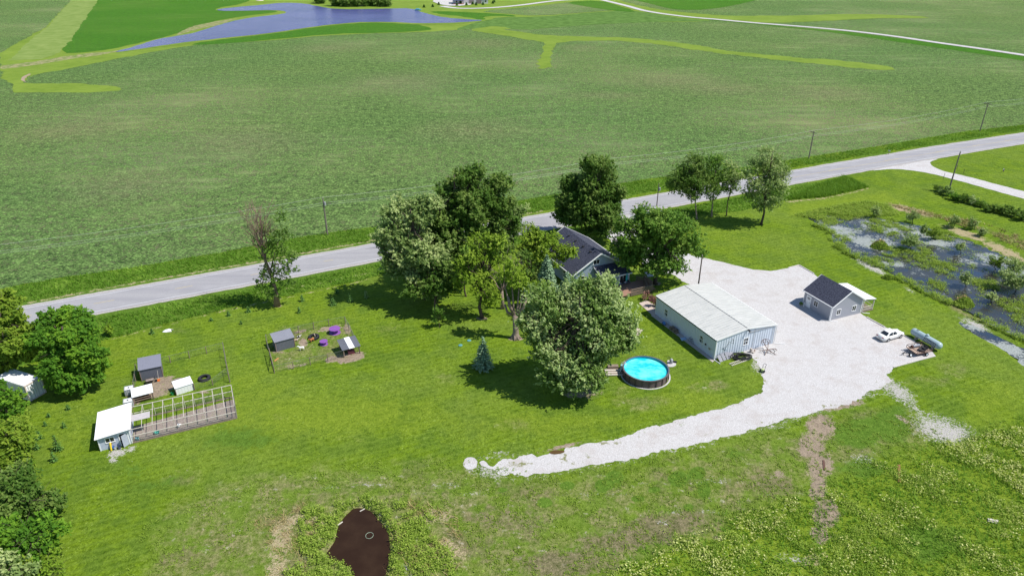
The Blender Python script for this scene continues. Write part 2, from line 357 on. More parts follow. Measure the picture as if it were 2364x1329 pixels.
base = gm.mix(ch_mask('straw', 1.0, .42, .58), base, gm.mix(gm.step(n9, .35, .62), (.22, .17, .085), (.44, .37, .23)))
base = gm.mix(ch_mask('soil', .9, .45, .56), base, gm.mix(gm.step(f, .38, .62), (.18, .14, .10), (.36, .285, .21)))
fs_ = gm.math('ADD', gm.math('MULTIPLY', n3, .35), gm.math('MULTIPLY', gm.noise(3.3, 4, .8), .65))
base = gm.mix(ch_mask('stone', 1.5, .48, .70, fs_), base, gm.mix(gm.step(n9, .3, .65), (.27, .25, .22), (.50, .48, .45)))
spots = gm.step(gm.noise(2.8, 3, .7), .58, .66)
base = gm.mix(gm.math('MULTIPLY', gm.math('MULTIPLY', spots, gm.step(gm.noise(.13, 4, .65), .46, .58)), .75), base, (.27, .36, .07))
GROUND = gm.fin(base, .95, .03, 0, gm.bump(f, .45, 1.0))
Nx, Ny = len(gx), len(gy)
me = bpy.data.meshes.new("ground")
co = np.stack([X, Y, Z], -1).reshape(-1, 3).astype(np.float32)
idx = np.arange(Nx*Ny).reshape(Ny, Nx)
quads = np.stack([idx[:-1,:-1], idx[:-1,1:], idx[1:,1:], idx[1:,:-1]], -1).reshape(-1, 4).astype(np.int32)
me.vertices.add(len(co)); me.vertices.foreach_set('co', co.ravel())
me.loops.add(quads.size); me.loops.foreach_set('vertex_index', quads.ravel())
me.polygons.add(len(quads)); me.polygons.foreach_set('loop_start', np.arange(0, quads.size, 4, dtype=np.int32))
me.polygons.foreach_set('use_smooth', np.ones(len(quads), bool)); me.update(calc_edges=True)
for k, a in chan.items():
    t = me.attributes.new(k, 'FLOAT', 'POINT'); t.data.foreach_set('value', a.ravel().astype(np.float32))
me.materials.append(GROUND)
tag(bpy.data.objects.new("ground", me), "mown grass and rough ground of the farmyard and beyond", "ground", kind='structure')
C.objects.link(bpy.data.objects["ground"])

# ---------------------------------------------------------------- sheets
def ragged(P, amp, seglen, closed=True, seed=1):
    r = random.Random(seed); out = []; n = len(P)
    off = 0.0
    for i in range(n):
        a, b = P[i], P[(i+1) % n]; d = b - a; L = d.length; k = max(1, min(400, int(L/seglen)))
        nr = Vector((-d.y, d.x, 0)).normalized() if L > 0 else Vector((0,0,0))
        for j in range(k):
            off = off*.55 + r.gauss(0, amp*.6)
            out.append(a.lerp(b, j/k) + nr * off)
    return out
def smooth_poly(P, it=2):
    for _ in range(it):
        Q = []
        for i in range(len(P)):
            a, b = P[i], P[(i+1) % len(P)]; Q += [a.lerp(b, .25), a.lerp(b, .75)]
        P = Q
    return P
def sheet(name, P, z, mat, amp=.1, seg=.5, sm=1, seed=1, label=None, cat=None, kind='structure', parent=None, ztilt=True):
    P = [Vector((p.x, p.y, 0)) for p in P]
    if sm: P = smooth_poly(P, sm)
    if amp: P = ragged(P, amp, seg, seed=seed)
    from mathutils.geometry import tessellate_polygon
    tris = tessellate_polygon([P])
    me = bpy.data.meshes.new(name)
    zz = lambda p: z
    me.from_pydata([(p.x, p.y, zz(p)) for p in P], [], [tuple(t) for t in tris]); me.update()
    import bmesh
    bm = bmesh.new(); bm.from_mesh(me)
    for fc in bm.faces:
        fc.normal_update()
        if fc.normal.z < 0: fc.normal_flip()
    bm.to_mesh(me); bm.free()
    me.materials.append(mat); o = bpy.data.objects.new(name, me); C.objects.link(o); o.parent = parent
    tag(o, label, cat, kind=kind); return o

def crop_mat(name, dark, light, soil, tans=()):
    k = NM(name)
    v = k.voro(1.55, k.mapv((1, 1.5, 1), (0, 0, R(-24.5)))); fine = k.noise(3.2, 3, .7); mid = k.noise(.35, 4, .6); big = k.noise(.013, 4, .55); big2 = k.noise(.0045, 4, .5)
    g8 = k.noise(1.35, 4, .78); g2 = k.noise(.45, 3, .7)
    rows = k.N('ShaderNodeTexWave', {'Vector': k.mapv(rot=(0, 0, R(-24.7))), 'Scale': .41, 'Distortion': .25, 'Detail': 1.0}, bands_direction='Y').outputs['Fac']
    h = k.math('ADD', k.math('MULTIPLY', k.math('SUBTRACT', rows, .5), .22), k.math('ADD', k.math('ADD', k.math('MULTIPLY', k.step(v, .62, .12), .22), k.math('MULTIPLY', fine, .20)), k.math('ADD', k.math('MULTIPLY', k.step(g8, .36, .64), .30), k.math('MULTIPLY', k.step(g2, .36, .64), .20))))
    plant = k.mix(k.step(h, .33, .66), dark, light)
    plant = k.mix(k.math('MULTIPLY', k.step(mid, .4, .65), .30), plant, tuple(c*.8 for c in light))
    sm_ = k.math('ADD', k.math('MULTIPLY', k.step(big, .40, .70), .30), k.math('MULTIPLY', k.step(big2, .42, .62), .18))
    cover = k.step(k.math('ADD', h, k.math('MULTIPLY', sm_, -.62)), .02, .22)
    col = k.mix(cover, soil, plant)
    streak = k.noise(.05, 4, .6, k.mapv((1, 3.5, 1), (0, 0, R(-12))))
    col = k.mix(k.math('MULTIPLY', k.math('MULTIPLY', k.step(streak, .50, .74), k.step(big, .42, .62)), .5), col, tuple((a*.55 + b*.45)*1.25 for a, b in zip(soil, light)))
    tan = blobmask(k, tans) if tans else None
    if tan is not None:
        w_ = k.math('ADD', k.math('MULTIPLY', g8, .5), k.math('MULTIPLY', mid, .5))
        tm = k.math('MULTIPLY', tan, k.step(w_, .36, .60))
        col = k.mix(k.math('MULTIPLY', tm, .8), col, k.mix(k.step(h, .35, .65), (.13, .135, .06), (.30, .30, .16)))
    band = k.noise(.035, 4, .6, k.mapv((.22, 1.6, 1), (0, 0, R(-18))))
    col = k.mix(k.math('MULTIPLY', k.step(band, .38, .62), .35), col, k.mix(1.0, col, (1.18, 1.10, 1.05), 'MULTIPLY'))
    tint = k.step(k.noise(.006, 3, .5), .40, .60)
    col = k.mix(k.math('MULTIPLY', tint, .4), col, k.mix(1.0, col, (.72, .92, .86), 'MULTIPLY'))
    return k.fin(col, .95, .03, 0, k.bump(h, .5, 1.0))
CROP = crop_mat("soybean_crop", (.030, .062, .018), (.235, .368, .105), (.23, .20, .12), ((1110,100,110,12),(1554,187,150,20),(1661,205,130,16),(1340,110,55,7),(933,187,140,24),(162,300,130,26),(284,430,140,40),(1900,215,120,18),(760,110,120,12),(1400,220,110,9),(560,330,160,40),(1090,300,140,30),(1950,95,80,9)))
CORN = crop_mat("young_corn", (.040, .115, .012), (.095, .245, .022), (.09, .15, .03))
PATIO_ = pmat('bare_tan_soil', (.33,.25,.17), .95, .15, .3)
MEDG = NM("headland_grass"); _n = MEDG.noise(.2, 5, .7)
MEDG = MEDG.fin(MEDG.mix(MEDG.step(_n, .38, .62), (.062, .125, .022), (.115, .205, .045)), .95, .05)
LIMEG = NM("waterway_grass"); _n = LIMEG.math("ADD", LIMEG.math("MULTIPLY", LIMEG.noise(.25, 5, .7), .5), LIMEG.math("MULTIPLY", LIMEG.noise(.05, 4, .6), .5))
LIMEG = LIMEG.fin(LIMEG.mix(LIMEG.step(_n, .35, .65), (.115, .185, .018), (.185, .26, .035)), .9, .1, 0, LIMEG.bump(LIMEG.noise(1.5, 3), .15))
PALEG = NM("hay_strip"); _n = PALEG.noise(.12, 5, .7)
PALEG = PALEG.fin(PALEG.mix(PALEG.step(_n, .35, .65), (.13, .20, .035), (.21, .27, .07)), .9, .1)

near_edge = [(-900,860),(-60,676),(0,666),(150,639),(300,619),(520,580),(680,549),(860,523),(1200,463),(1500,412),(1700,389),(1860,363),(2000,342),(2100,325),(2240,302),(2364,288),(2600,249)]
NE = PTS(near_edge); NE = [Vector((-1300,-420,0))] + NE + [Vector((430,330,0)), Vector((900,530,0))]
FE = [Vector((2600,1500,0)), Vector((2600,5200,0)), Vector((-2600,5200,0)), Vector((-2600,500,0))]
fieldP = ragged(NE + FE, .22, .7, seed=3)
sheet("crop_field", fieldP, .02, CROP, 0, sm=0, label="broad field of young row crop beyond the road", cat="field")
sheet("far_grass_field", PTS([(0,214),(0,100),(100,68),(165,0),(420,-8),(1000,-30),(1420,-8),(1460,20),(1560,37),(1660,46),(1600,52),(1440,50),(1250,60),(1150,70),(1100,66),(1040,70),(990,74),(762,81),(640,93),(508,102),(431,106),(305,129),(160,160),(81,171),(60,182),(66,192),(140,193),(250,197),(288,205),(270,212),(160,214)]), .05, LIMEG, 1.0, 2.5, 1, 5, "lime green grass margins and waterway round the far lake", "grass")
sheet("left_crop_field", PTS([(-700,260),(0,123),(55,92),(100,68),(128,38),(165,-2),(168,-30),(-900,-30)]), .08, CROP, .6, 3, 0, 6, "greyish crop field in the far left corner", "field")
sheet("green_corn_field", PTS([(137,124),(160,90),(190,45),(228,2),(240,-30),(640,-30),(570,8),(500,19),(500,26),(600,25),(635,25),(640,29),(560,38),(480,52),(430,72),(380,86),(320,100),(250,115),(200,122)]), .08, CORN, .6, 3, 1, 7, "bright green corn field left of the lake", "field")
sheet("corn_strip", PTS([(431,104),(508,92),(635,78),(726,64),(812,55),(893,52),(960,56),(1000,66),(990,71),(900,76),(762,79),(640,91),(540,100),(470,104)]), .08, CORN, .5, 3, 1, 8, "bright green corn strip below the lake", "field")
sheet("corn_plot", PTS([(975,31),(1010,26),(1100,30),(1180,34),(1195,40),(1150,37),(1110,40),(1125,47),(1080,44),(1025,40)]), .08, CORN, .5, 3, 1, 9, "bright green corn plot right of the lake", "field")
sheet("lake_corner_field", PTS([(1100,27),(1230,16),(1330,4),(1400,5),(1450,22),(1350,30),(1240,38),(1160,32)]), .11, CROP, .5, 3, 1, 10, "blue green crop plot between the lake and gravel lane", "field")
sheet("corn_corner", PTS([(1300,6),(1385,1),(1440,18),(1475,30),(1400,24),(1340,14)]), .14, CORN, .5, 3, 1, 21, "bright green patch beside the gravel lane", "field")
sheet("corn_top", PTS([(1450,-4),(1500,-6),(1770,-6),(1720,8),(1640,23),(1560,24),(1510,12)]), .08, CORN, .5, 3, 1, 22, "bright green corn field above the lane bend", "field")
sheet("upper_waterway", PTS([(1420,2),(1440,4),(1500,20),(1549,26),(1645,36),(1795,38),(1956,33),(2050,35),(2116,38),(2153,42),(2063,43),(1980,44),(1902,49),(1795,53),(1720,52),(1581,40),(1496,28),(1430,12)]), .11, LIMEG, 1.6, 4, 1, 11, "thin lime grass waterway above the gravel lane", "grass")
sheet("grass_waterway", PTS([(1085,68),(1153,61),(1180,73),(1260,83),(1367,86),(1430,87),(1501,91),(1608,104),(1677,119),(1795,130),(1956,141),(2057,154),(2050,161),(2009,161),(1849,144),(1688,127),(1581,113),(1474,97),(1380,94),(1290,97),(1275,110),(1273,128),(1268,155),(1255,160),(1240,157),(1244,135),(1254,112),(1262,98),(1185,87),(1100,72)]), .065, LIMEG, 1.3, 2.5, 1, 12, "lime grass waterway winding across the crop field", "grass")
sheet("lane_verge", PTS([(1441,15),(1496,30),(1581,41),(1742,56),(1956,74),(2009,81),(2170,102),(2364,131),(2500,150),(2500,162),(2364,141),(2200,116),(2009,88),(1900,73),(1742,57),(1581,42)]), .08, CORN, .3, 2, 0, 13, "dark green grass verge of the gravel lane", "verge")

sheet("hay_strip", PTS([(167,-2),(228,-2),(200,40),(168,85),(140,122),(95,138),(20,140),(70,95),(110,62)]), .095, PALEG, .6, 3, 0, 41, "pale mown strip between the two far left fields", "strip")
STRAWG = NM("creek_weeds"); _n = STRAWG.noise(.35, 5, .75); STRAWG = STRAWG.fin(STRAWG.mix(STRAWG.step(_n, .42, .58), (.12, .18, .04), (.30, .26, .14)), .95, .05)
sheet("creek_margin", PTS([(0,152),(60,146),(130,134),(200,124),(265,119),(300,112),(262,124),(190,133),(120,144),(50,156),(0,160)]), .065, STRAWG, .9, 2, 1, 42, "weedy tan margin along the creek left of the lake", "bank")
sheet("bare_bend", PTS([(50,188),(52,178),(66,170),(72,172),(60,179),(58,188),(66,192)]), .065, PATIO_, .4, 2, 1, 43, "bare tan bend at the tip of the grass waterway", "soil")
sheet("shore_weeds", PTS([(440,62),(500,50),(540,44),(560,46),(520,56),(470,66),(430,76),(400,84)]), .11, STRAWG, .9, 2, 1, 44, "tan weeds above the lake's left arm", "bank")
sheet("green_headland", PTS([(1040,72),(1100,52),(1128,47),(1150,40),(1240,40),(1350,31),(1450,24),(1500,31),(1581,44),(1660,50),(1560,50),(1440,54),(1300,62),(1200,72),(1153,60),(1100,66)]), .07, MEDG, .5, 2.5, 1, 45, "mid green headland between the lake tip and the gravel lane", "grass")
LAKE = [(262,122),(310,108),(365,91),(411,84),(452,76),(487,65),(528,51),(584,41),(655,33),(662,28),(635,24),(560,26),(505,26),(501,22),(560,16),(599,13),(650,7),(706,9),(731,15),(777,23),(893,21),(954,20),(977,31),(1025,42),(1085,46),(1122,48),(1066,53),(964,55),(893,51),(812,53),(726,62),(635,76),(508,90),(431,98),(355,109),(289,119)]
lk = NM("lake_water"); nn = lk.noise(1.2, 4, .6, lk.mapv((.35, 1, 1)))
lkm = lk.fin(lk.mix(lk.step(lk.noise(.02, 3), .4, .6), (.055, .055, .165), (.080, .078, .205)), .25, .4, 0, lk.bump(nn, .5, .9))
sheet("lake", PTS(LAKE), .17, lkm, .5, 3, 1, 14, "blue farm lake winding across the far fields", "lake")
sheet("lake_shore", PTS([(x + (4 if x < 600 else 0), y - 3) for x, y in LAKE[:23]] + [(1128,48),(1066,56),(964,58),(893,53),(812,55),(726,64),(508,93),(355,111),(275,123)]), .14, LIMEG, .8, 3, 1, 15, "pale grassy margin round the far lake", "shore")
roadg = NM("pale_gravel"); _a, _b = roadg.noise(9, 4, .75), roadg.noise(.35, 5, .65)
_c = roadg.mix(roadg.step(_a, .36, .60), (.33, .315, .303), (.585, .57, .56))
_c = roadg.mix(roadg.math('MULTIPLY', roadg.step(roadg.noise(2.2,4,.75), .46, .66), .35), _c, (.34, .31, .29)); _c = roadg.mix(roadg.math('MULTIPLY', roadg.step(_b, .50, .68), .5), _c, (.36, .31, .28))
_c = roadg.mix(roadg.step(roadg.math('ADD', roadg.noise(.5, 5, .78), roadg.math('MULTIPLY', blobmask(roadg, ((1200,1072,60,20),(1290,1065,60,18),(1330,1050,50,10),(1640,1005,40,9),(1590,1035,40,6),(1745,830,22,26),(1760,870,14,24),(2040,890,40,16),(1920,935,80,9),(1760,975,90,9),(2060,860,14,20),(1400,1022,50,7))), .16)), .66, .73), _c, roadg.mix(roadg.step(_a, .4, .6), (.11, .15, .03), (.28, .25, .16)))
_tr = roadg.noise(.16, 4, .6, roadg.mapv((.6, 5, 1), (0, 0, R(-20))))
_c = roadg.mix(roadg.math('MULTIPLY', roadg.step(_tr, .48, .66), .42), _c, roadg.mix(roadg.step(_a, .4, .6), (.37, .35, .335), (.50, .48, .465)))
GRAVEL = roadg.fin(_c, .95, .1, 0, roadg.bump(_a, .06))
LANE = [at(*p) for p in ((1380,-2),(1442,13),(1496,27),(1581,39),(1660,46),(1742,53.5),(1850,62),(1956,71.5),(2060,84),(2170,100),(2270,114),(2364,128),(2500,148))]
LANEC = catmull([Vector((p.x, p.y)) for p in LANE], 8)
tag(strip(LANEC, -2.6, 2.6, .15, "gravel_lane", GRAVEL), "pale gravel lane curving across the far fields", "lane", kind='structure')
FLANE = catmull([Vector((at(*p).x, at(*p).y)) for p in ((1020,15),(1060,20),(1130,19),(1200,13),(1290,2),(1380,-2))], 8)
tag(strip(FLANE, -3, 3, .18, "far_driveway", GRAVEL), "pale driveway from the far farmhouse to the lane", "driveway", kind='structure')
sheet("far_yard", PTS([(1000,8),(1045,16),(1100,11),(1090,-4),(1000,-4)]), .21, GRAVEL, .6, 4, 1, 16, "pale yard round the far farmhouse", "yard")

# road
rm = NM("worn_asphalt"); _a, _b, _s = rm.noise(14, 4, .7), rm.noise(.25, 4, .6), rm.noise(.35, 4, .6, rm.mapv((.06, 1.2, 1), (0, 0, R(-25))))
_c = rm.mix(rm.step(_a, .35, .65), (.25, .245, .25), (.35, .34, .345)); _c = rm.mix(rm.math('MULTIPLY', rm.step(_s, .42, .65), .5), _c, (.215, .21, .23)); _c = rm.mix(rm.math('MULTIPLY', rm.step(_b, .5, .7), .35), _c, (.37, .36, .37))
ROADM = rm.fin(_c, .9, .2, 0, rm.bump(_a, .01))
SHM = NM("road_shoulder"); _a = SHM.noise(7, 4, .7); SHM = SHM.fin(SHM.mix(SHM.step(_a, .35, .6), (.26, .235, .22), (.42, .40, .38)), .95, .1)
sh = ragged([Vector((p.x, p.y, 0)) for p in offs(RCC, 4.75)] + [Vector((p.x, p.y, 0)) for p in offs(RCC, -4.75)[::-1]], .12, .8, seed=4)
sheet("road_shoulder", sh, .03, SHM, 0, sm=0, label="pale gravel shoulder along both road edges", cat="shoulder")
road = tag(strip(RCC, -3.95, 3.95, .045, "road", ROADM), "two lane asphalt road running between yard and field", "road", kind='structure')
WL = pmat("road_white", (.62, .62, .62), .8, .15, 3); YL = pmat("road_yellow", (.50, .40, .20), .8, .15, 3)
strip(RCC, 3.32, 3.46, .053, "edge_line", WL, road); strip(RCC, -3.46, -3.32, .053, "edge_line", WL, road)
dm = MB(); dist = 0; on = False
L = [RCC[0]]
for p in RCC[1:]:
    d = p - L[-1]; n = max(1, int(d.length/1.0)); a = L[-1]
    for k in range(1, n+1): L.append(a.lerp(p, k/n))
for i in range(0, len(L)-4, 12):
    if L[i].x < -250 or L[i].x > 400: continue
    if i+3 < len(L):
        a, b = L[i], L[i+3]; t = (b-a).normalized(); nrm = Vector((-t.y, t.x))*.07
        dm.add([(q.x, q.y, .053) for q in (a-nrm, b-nrm, b+nrm, a+nrm)], [(0,1,2,3)])
dm.build("centre_dashes", YL, road)
LR = [p for p in L if 60 < p.x < 400]; strip(LR, -.30, -.18, .053, "solid_centre_line", YL, road)

pwm_ = pmat('muddy_water', (.10,.06,.025), .2, .1, 2)
YARD = [(1374,512),(1398,545),(1425,572),(1480,590),(1492,640),(1545,631),(1592,657),(1600,690),(1700,800),(1742,832),(1757,850),(1763,880),(1757,905),(1700,932),(1655,945),(1611,957),(1560,970),(1522,982),(1484,988),(1459,1000),(1433,1008),(1416,1015),(1383,1020),(1345,1026),(1309,1034),(1303,1041),(1285,1046),(1264,1048),(1240,1055),(1228,1049),(1202,1050),(1190,1058),(1167,1058),(1150,1070),(1138,1077),(1116,1062),(1106,1067),(1110,1076),(1140,1083),(1149,1093),(1164,1097),(1178,1089),(1213,1101),(1240,1094),(1268,1093),(1306,1087),(1345,1077),(1421,1066),(1471,1057),(1510,1043),(1573,1034),(1640,1016),(1700,1004),(1760,985),(1810,966),(1850,962),(1900,946),(1950,936),(1985,921),(2000,905),(2030,900),(2058,880),(2050,865),(2062,850)]
YARD2 = [(2062,849),(2160,822),(2150,808),(2112,788),(2040,753),(1992,727),(1935,680),(1880,633),(1845,612)]
YARD3 = [(1820,619),(1780,626),(1740,622),(1690,611),(1640,598),(1600,590),(1555,572),(1510,545),(1490,520),(1500,498),(1530,486),(1440,482),(1400,490)]
def ragged_open(P, amp, seglen, seed):
    out = ragged([Vector((p.x, p.y, 0)) for p in P], amp, seglen, seed=seed)
    L_ = (P[0]-P[-1]).length; cut = max(1, min(400, int(Vector((P[0].x-P[-1].x, P[0].y-P[-1].y)).length/seglen)))
    return out[:len(out)-cut+1]
yp = ragged_open(PTS(YARD), .17, .30, 9)
y2 = [Vector((p.x,p.y,0)) for p in PTS(YARD2)]
y3 = ragged_open(PTS(YARD3), .1, .6, 10)
sheet("gravel_yard", yp + y2 + y3, .016, GRAVEL, 0, sm=0, label="white gravel driveway and yard between the buildings", cat="driveway")
sheet("puddle", PTS([(1265,1044),(1275,1039),(1295,1038),(1306,1041),(1296,1047),(1275,1049)]), .026, pwm_, .08, .3, 1, 34, "small brown puddle at the edge of the gravel drive", "puddle")
sheet("gravel_heap_patch", PTS([(1068,1068),(1074,1056),(1092,1054),(1104,1063),(1100,1078),(1084,1085),(1072,1080)]), .016, GRAVEL, .08, .3, 1, 17, "round white gravel patch at the driveway tip", "gravel")
sheet("side_driveway", PTS([(2000,396),(2063,389),(2126,396),(2179,408),(2242,425),(2316,446),(2364,459),(2500,497),(2500,470),(2364,442),(2295,424),(2232,407),(2183,397),(2158,387),(2147,379),(2150,372),(2170,366),(2080,378)]), .02, GRAVEL, .1, .6, 1, 18, "narrow pale driveway branching off the road", "driveway")
PATIO = pmat("tan_concrete", (.50, .41, .35), .9, .08, 1.5)
def slabm(name, P, z, mat, label, cat, t=.08):
    q = PTS(P); n = len(q)
    vs = [(p.x, p.y, z) for p in q] + [(p.x, p.y, z - t) for p in q]
    o = MB().add(vs, [tuple(range(n)), tuple(range(2*n-1, n-1, -1))] + [(i, (i+1) % n, (i+1) % n + n, i+n) for i in range(n)]).build(name, mat)
    return tag(o, label, cat, kind='structure')
slabm("concrete_patio", [(1475,700),(1492,693),(1540,716),(1514,735),(1500,712)][:2] + [(1512,704),(1512,733)], .05, PATIO, "tan concrete slab behind the blue metal shed", "patio")
slabm("concrete_walk", [(1400,745),(1452,748),(1484,762),(1474,775),(1440,765),(1398,764)], .05, PATIO, "tan concrete walk beside the big maple", "path")
slabm("shed_apron", [(1503,728),(1512,724),(1652,829),(1645,836)], .045, CONC, "narrow concrete strip along the shed's blue wall", "path")

# water
pw = NM("pond_water"); pwm = pw.fin(pw.mix(pw.step(pw.noise(.5, 3), .4, .7), (.026, .0135, .0075), (.036, .020, .011)), .10, .15, 0, pw.bump(pw.noise(4, 3), .006))
sheet("pond", [at(p[0], p[1], -.3) for p in POND], -.3, pwm, .05, .3, 2, 19, "small brown pond at the bottom of the picture", "pond")
mw = NM("marsh_water"); _n1 = mw.noise(.22, 6, .72, dist=.3); _n2 = mw.noise(2.6, 5, .8); _n3 = mw.noise(7, 3, .8)
scum = mw.math('ADD', mw.step(_n1, .42, .66), mw.math('MULTIPLY', mw.math('SUBTRACT', _n2, .5), 3.2))
scum = mw.math('ADD', scum, mw.math('SUBTRACT', mw.math('MULTIPLY', blobmask(mw, ((1940,535,70,35),(2010,560,70,26),(2060,520,80,18),(2180,560,90,12),(2300,600,90,16),(2360,630,60,18),(2250,752,60,20),(2210,742,40,10),(2320,800,60,30),(2364,840,50,40),(2130,540,60,16),(2060,610,50,8))), 1.15), .42))
ms = mw.step(scum, .40, .78)
_c = mw.mix(ms, mw.mix(mw.step(_n1, .35, .5), (.016, .030, .060), (.035, .035, .028)), mw.mix(mw.step(_n3, .4, .6), (.16, .185, .155), (.33, .35, .34)))
_c = mw.mix(mw.step(mw.noise(3.2, 4, .8), .64, .70), _c, (.12, .2, .05))
mwm = mw.fin(_c, mw.math('ADD', mw.math('MULTIPLY', ms, .6), .08), .5, 0, mw.bump(_n2, .02))
sheet("marsh", PTS(MARSH), -.1, mwm, .45, .6, 1, 23, "shallow marsh water with grey scum and green islands", "marsh")
sheet("marsh_puddle", PTS(MARSH2), -.1, mwm, .4, .6, 1, 24, "shallow muddy overflow strip below the marsh bank", "puddle")
fl = NM("packed_dirt"); _a = fl.noise(5, 4, .75); DIRT = fl.fin(fl.mix(fl.step(_a, .35, .65), (.17, .14, .12), (.31, .26, .225)), .95, .1, 0, fl.bump(_a, .03))
# ================================================================== VEGETATION
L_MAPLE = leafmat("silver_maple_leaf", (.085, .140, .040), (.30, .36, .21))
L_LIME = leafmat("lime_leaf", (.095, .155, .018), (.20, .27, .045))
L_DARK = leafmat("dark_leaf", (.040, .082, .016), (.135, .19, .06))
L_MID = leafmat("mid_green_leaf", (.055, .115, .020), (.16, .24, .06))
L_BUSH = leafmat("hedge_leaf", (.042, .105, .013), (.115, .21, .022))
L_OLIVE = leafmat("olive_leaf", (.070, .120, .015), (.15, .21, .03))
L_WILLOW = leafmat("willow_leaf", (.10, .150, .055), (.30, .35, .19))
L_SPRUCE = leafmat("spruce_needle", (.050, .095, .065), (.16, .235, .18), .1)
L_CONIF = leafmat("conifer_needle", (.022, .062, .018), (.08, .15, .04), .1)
L_GRASS = leafmat("tall_grass_blade", (.066, .140, .016), (.175, .27, .05))
L_WEED = leafmat("weed_leaf", (.115, .175, .028), (.29, .35, .095))
L_STRAW = leafmat("straw_blade", (.15, .12, .065), (.27, .23, .14), .1)
L_CREAM = leafmat("cream_flower", (.15, .17, .055), (.30, .32, .16), .1)
L_REED = leafmat("reed_plume", (.18, .14, .08), (.34, .28, .17), .1)
L_PURPLE = leafmat("purple_leaf", (.07, .03, .035), (.22, .13, .13), .1)

def unit(v): return v / np.maximum(np.linalg.norm(v, axis=-1, keepdims=True), 1e-6)
def leaf_quads(c, nrm, size, asp=1.5, along=None):
    n = len(c); nrm = unit(nrm); r = unit(rng.normal(size=(n, 3)) if along is None else along + rng.normal(size=(n, 3))*.35)
    t = unit(r - nrm * (r*nrm).sum(-1, keepdims=True)); b = np.cross(nrm, t); s = size[:, None]
    V = np.stack([c - t*s*asp*.5, c + b*s*.42 + t*s*.05, c + t*s*asp*.5, c - b*s*.42 - t*s*.05], 1)
    return V.reshape(-1, 3)
def sprays(lobes, density, length, width, leaf, nleaf, up=.35, outer=.5, gap=.0, wind=(-.1, 0, 0)):
    """leafy twigs spread over the outside of the lobes: returns leaf centres, normals, twig axis, shade"""
    Cs, Ns, As, S = [], [], [], []
    lob = np.array(lobes, float)
    for (x, y, z, rx, ry, rz) in lob:
        area = 4*math.pi*((rx*ry)**1.6/3 + (rx*rz)**1.6/3 + (ry*rz)**1.6/3)**(1/1.6)
        k = max(6, int(area * density))
        d = unit(rng.normal(size=(k, 3))); keep = d[:, 2] > -.75; d = d[keep]; k = len(d)
        q = outer + (1-outer) * rng.random(k)**.5
        c = np.array([x, y, z]) + d * q[:, None] * [rx, ry, rz]
        if gap > 0:
            g = np.sin(c[:, 0]*1.3 + z) * np.sin(c[:, 1]*1.1 + x) * np.sin(c[:, 2]*1.5 + y); kk = g < 1 - gap
            c, d, q = c[kk], d[kk], q[kk]; k = len(c)
        ax = unit(d * .8 + np.array([0, 0, up]) + rng.normal(size=(k, 3)) * .38 + wind)
        L = length * (.6 + .8*rng.random(k)); cs = rng.random(k)
        t = rng.random((k, nleaf)); w = width * (1.05 - .75*t)
        P = c[:, None] + ax[:, None] * (t - .35)[..., None] * L[:, None, None] + rng.normal(size=(k, nleaf, 3)) * w[..., None] * .5
        N = unit(d[:, None] * .45 + rng.normal(size=(k, nleaf, 3)) * .6 + np.array([.35, -.15, .75]))
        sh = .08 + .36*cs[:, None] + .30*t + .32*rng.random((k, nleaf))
        Cs.append(P.reshape(-1, 3)); Ns.append(N.reshape(-1, 3)); As.append(np.repeat(ax, nleaf, 0)); S.append(sh.ravel())
    return np.concatenate(Cs), np.concatenate(Ns), np.concatenate(As), np.concatenate(S)

def limbs(mb, base, top, r0, targets, lean=.12, n=8, seed=0):
    r = random.Random(seed)
    b = Vector(base); t = Vector(top); pts = []; rad = []
    m = 7
    for i in range(m):
        f = i/(m-1); p = b.lerp(t, f)
        if 0 < i < m-1: p += Vector((r.gauss(0, lean), r.gauss(0, lean), 0))
        pts.append(p); rad.append(r0 * (1 - .72*f) * (1.5 if i == 0 else 1))
    pts.insert(1, pts[0].lerp(pts[1], .3)); rad.insert(1, r0*1.08)
    mb.tube(pts, rad, 10)
    for g in targets:
        g = Vector(g); f = r.uniform(.35, .85); j = f*(m-1); i = int(j) + 1
        i = min(i, len(pts)-2); s = pts[i].lerp(pts[i+1], j - int(j)); rs = rad[i]*.62
        mid = s.lerp(g, .5) + Vector((r.gauss(0, .25), r.gauss(0, .25), r.uniform(.1, .7)))
        L = (g-s).length
        if L < .4: continue
        mb.tube([s, s.lerp(mid, .5) + Vector((0,0,.1)), mid, mid.lerp(g, .6), g], [rs, rs*.8, rs*.55, rs*.35, rs*.12], 6, cap=False)
        for _ in range(2):
            q = mid.lerp(g, r.uniform(0, .5)); e = q + (g-s)*r.uniform(.2, .4) + Vector((r.gauss(0,.8), r.gauss(0,.8), r.uniform(-.1,.9)))
            mb.tube([q, q.lerp(e,.5)+Vector((r.gauss(0,.1),0,.1)), e], [rs*.35, rs*.2, .01], 5, cap=False)
